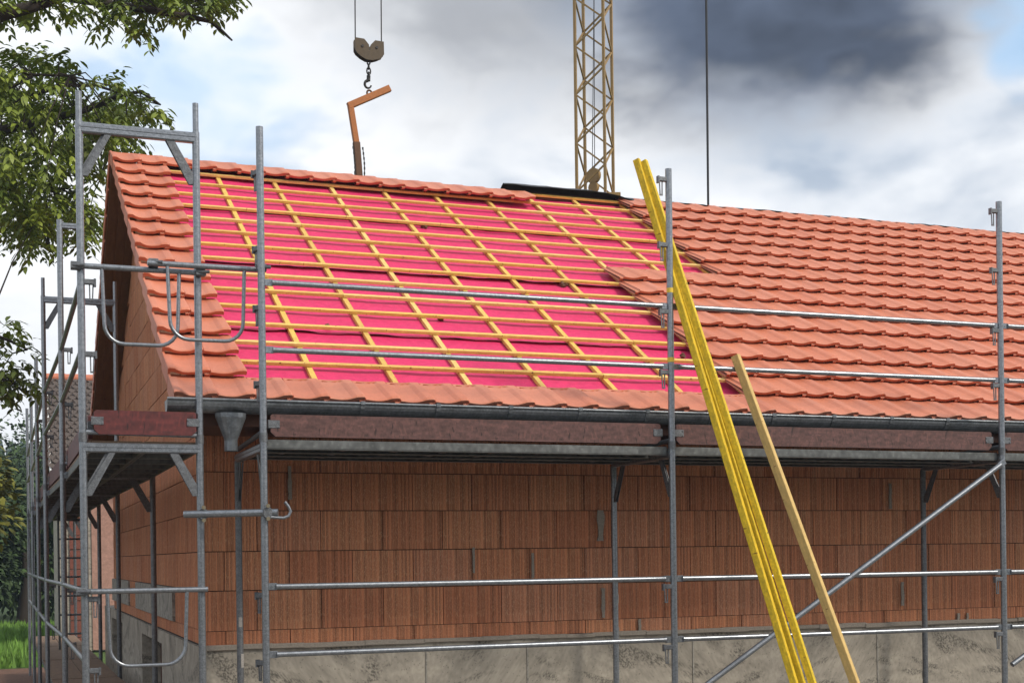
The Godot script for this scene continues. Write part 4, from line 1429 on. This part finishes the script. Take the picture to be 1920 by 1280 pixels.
	for q in 5000:
		var x := rng.randf_range(-200.0, 330.0)
		var z := rng.randf_range(150.0, 330.0)
		var y := -2.5 + 15.0 * smoothstep(110.0, 290.0, z) + 4.0 * hn.get_noise_2d(x, z) * smoothstep(110.0, 200.0, z)
		var sc := rng.randf_range(6.5, 10.5)
		mm.set_instance_transform(q, Transform3D(Basis.from_scale(Vector3(sc * 0.9, sc, sc * 0.9)).rotated(Vector3.UP, rng.randf() * TAU), V(x, y - 0.5, z)))
		var g := rng.randf_range(0.7, 1.3)
		mm.set_instance_color(q, Color(0.022 * g, 0.048 * g, 0.026 * g))
	var mi := MultiMeshInstance3D.new()
	mi.multimesh = mm
	mi.material_override = M.far_leaf
	mi.name = "spruce_forest"
	add_child(mi)
	tag(mi, "dark spruce forest covering the far hillside", "forest", "", "stuff")

	# ground
	b = Mb.new()
	b.quad(Vector3(-900, -0.03, 500), Vector3(900, -0.03, 500), Vector3(900, -0.03, -900), Vector3(-900, -0.03, -900))
	tag(put(b, "ground", M.grass), "grassy ground round the building site", "ground", "", "structure")
	b = Mb.new()
	var gn := noise(71, 0.15, 3)
	var ring := []
	for q in 40:
		var a := TAU * q / 40.0
		var rr := 1.0 + 0.12 * gn.get_noise_2d(cos(a) * 9.0, sin(a) * 9.0)
		ring.append(Vector2(cos(a) * 24.0 * rr + 3.0, sin(a) * 16.4 * rr))
	for q in 40:
		var p: Vector2 = ring[q]
		var p2: Vector2 = ring[(q + 1) % 40]
		b.tri(Vector3(3, 0, 0), Vector3(p2.x, 0, p2.y), Vector3(p.x, 0, p.y))
	tag(put(b, "bare_soil", M.soil), "reddish bare soil round the new house", "soil", "", "structure")
	b = Mb.new()
	b.quad(Vector3(-4, 0.004, 17), Vector3(22, 0.004, 17), Vector3(22, 0.004, 0.2), Vector3(-4, 0.004, 0.2))  # unseen yard, added to throw light up onto the eave wall
	tag(put(b, "added_bounce_yard", M.gravel), "added unseen pale gravel yard bouncing light onto the eave wall", "yard", "", "structure")
	rng.seed = 9
	b = Mb.new()
	for q in 5000:
		var p := V(rng.randf_range(-1.6, 1.2), -1.91, rng.randf_range(26.0, 41.0))
		var gcol := Color(0.13, 0.25, 0.035) * rng.randf_range(0.6, 1.3)
		gcol.a = 1
		b.tint = gcol
		var lean := Vector3(rng.randf_range(-0.1, 0.1), rng.randf_range(0.12, 0.34), rng.randf_range(-0.1, 0.1))
		var w := Vector3(rng.randf_range(0.02, 0.05), 0, rng.randf_range(-0.02, 0.02))
		b.tri(p - w, p + w, p + lean)
	tag(put(b, "meadow_grass", M.blade), "bright green meadow grass beyond the bare soil", "grass", "", "stuff")

# ---------------------------------------------------------------- scene
func _ready():
	# camera: level, lens shifted up
	var cam := Camera3D.new()
	cam.name = "camera"
	cam.projection = Camera3D.PROJECTION_FRUSTUM
	cam.near = 0.1
	cam.far = 2000.0
	cam.size = 0.1 * 1280.0 / 2522.3
	cam.frustum_offset = Vector2(0, 0.1 * 402.9 / 2522.3)
	cam.position = V(0, 0, 0)
	cam.basis = Basis(Vector3.UP, -0.358) * Basis(Vector3.BACK, -0.013)
	add_child(cam)
	cam.current = true
	# sky and light: broken cloud, a veiled sun
	var env := Environment.new()
	env.background_mode = Environment.BG_SKY
	var sky := Sky.new()
	var sm := PanoramaSkyMaterial.new()
	sm.panorama = make_sky()
	sky.sky_material = sm
	env.sky = sky
	env.tonemap_mode = Environment.TONE_MAPPER_LINEAR
	env.tonemap_exposure = 1.95
	env.sdfgi_enabled = true
	env.ssao_enabled = true
	env.ssil_enabled = true
	env.fog_enabled = true
	env.fog_density = 0.0009
	env.fog_light_color = Color(0.74, 0.80, 0.88)
	var we := WorldEnvironment.new()
	we.name = "environment"
	we.environment = env
	add_child(we)
	var sun := DirectionalLight3D.new()
	sun.name = "sun"
	sun.light_energy = 0.5
	sun.light_color = Color(1.0, 0.965, 0.91)
	sun.light_angular_distance = 12.0
	sun.shadow_enabled = true
	add_child(sun)
	sun.look_at_from_position(Vector3(9, 11.5, 10), Vector3.ZERO)
	make_materials()
	build_house()
	print("house ", Time.get_ticks_msec())
	build_front_scaffold()
	build_gable_scaffold()
	build_timber()
	build_debris()
	build_crane()
	build_background()
	build_walnut()
	print("done ", Time.get_ticks_msec())
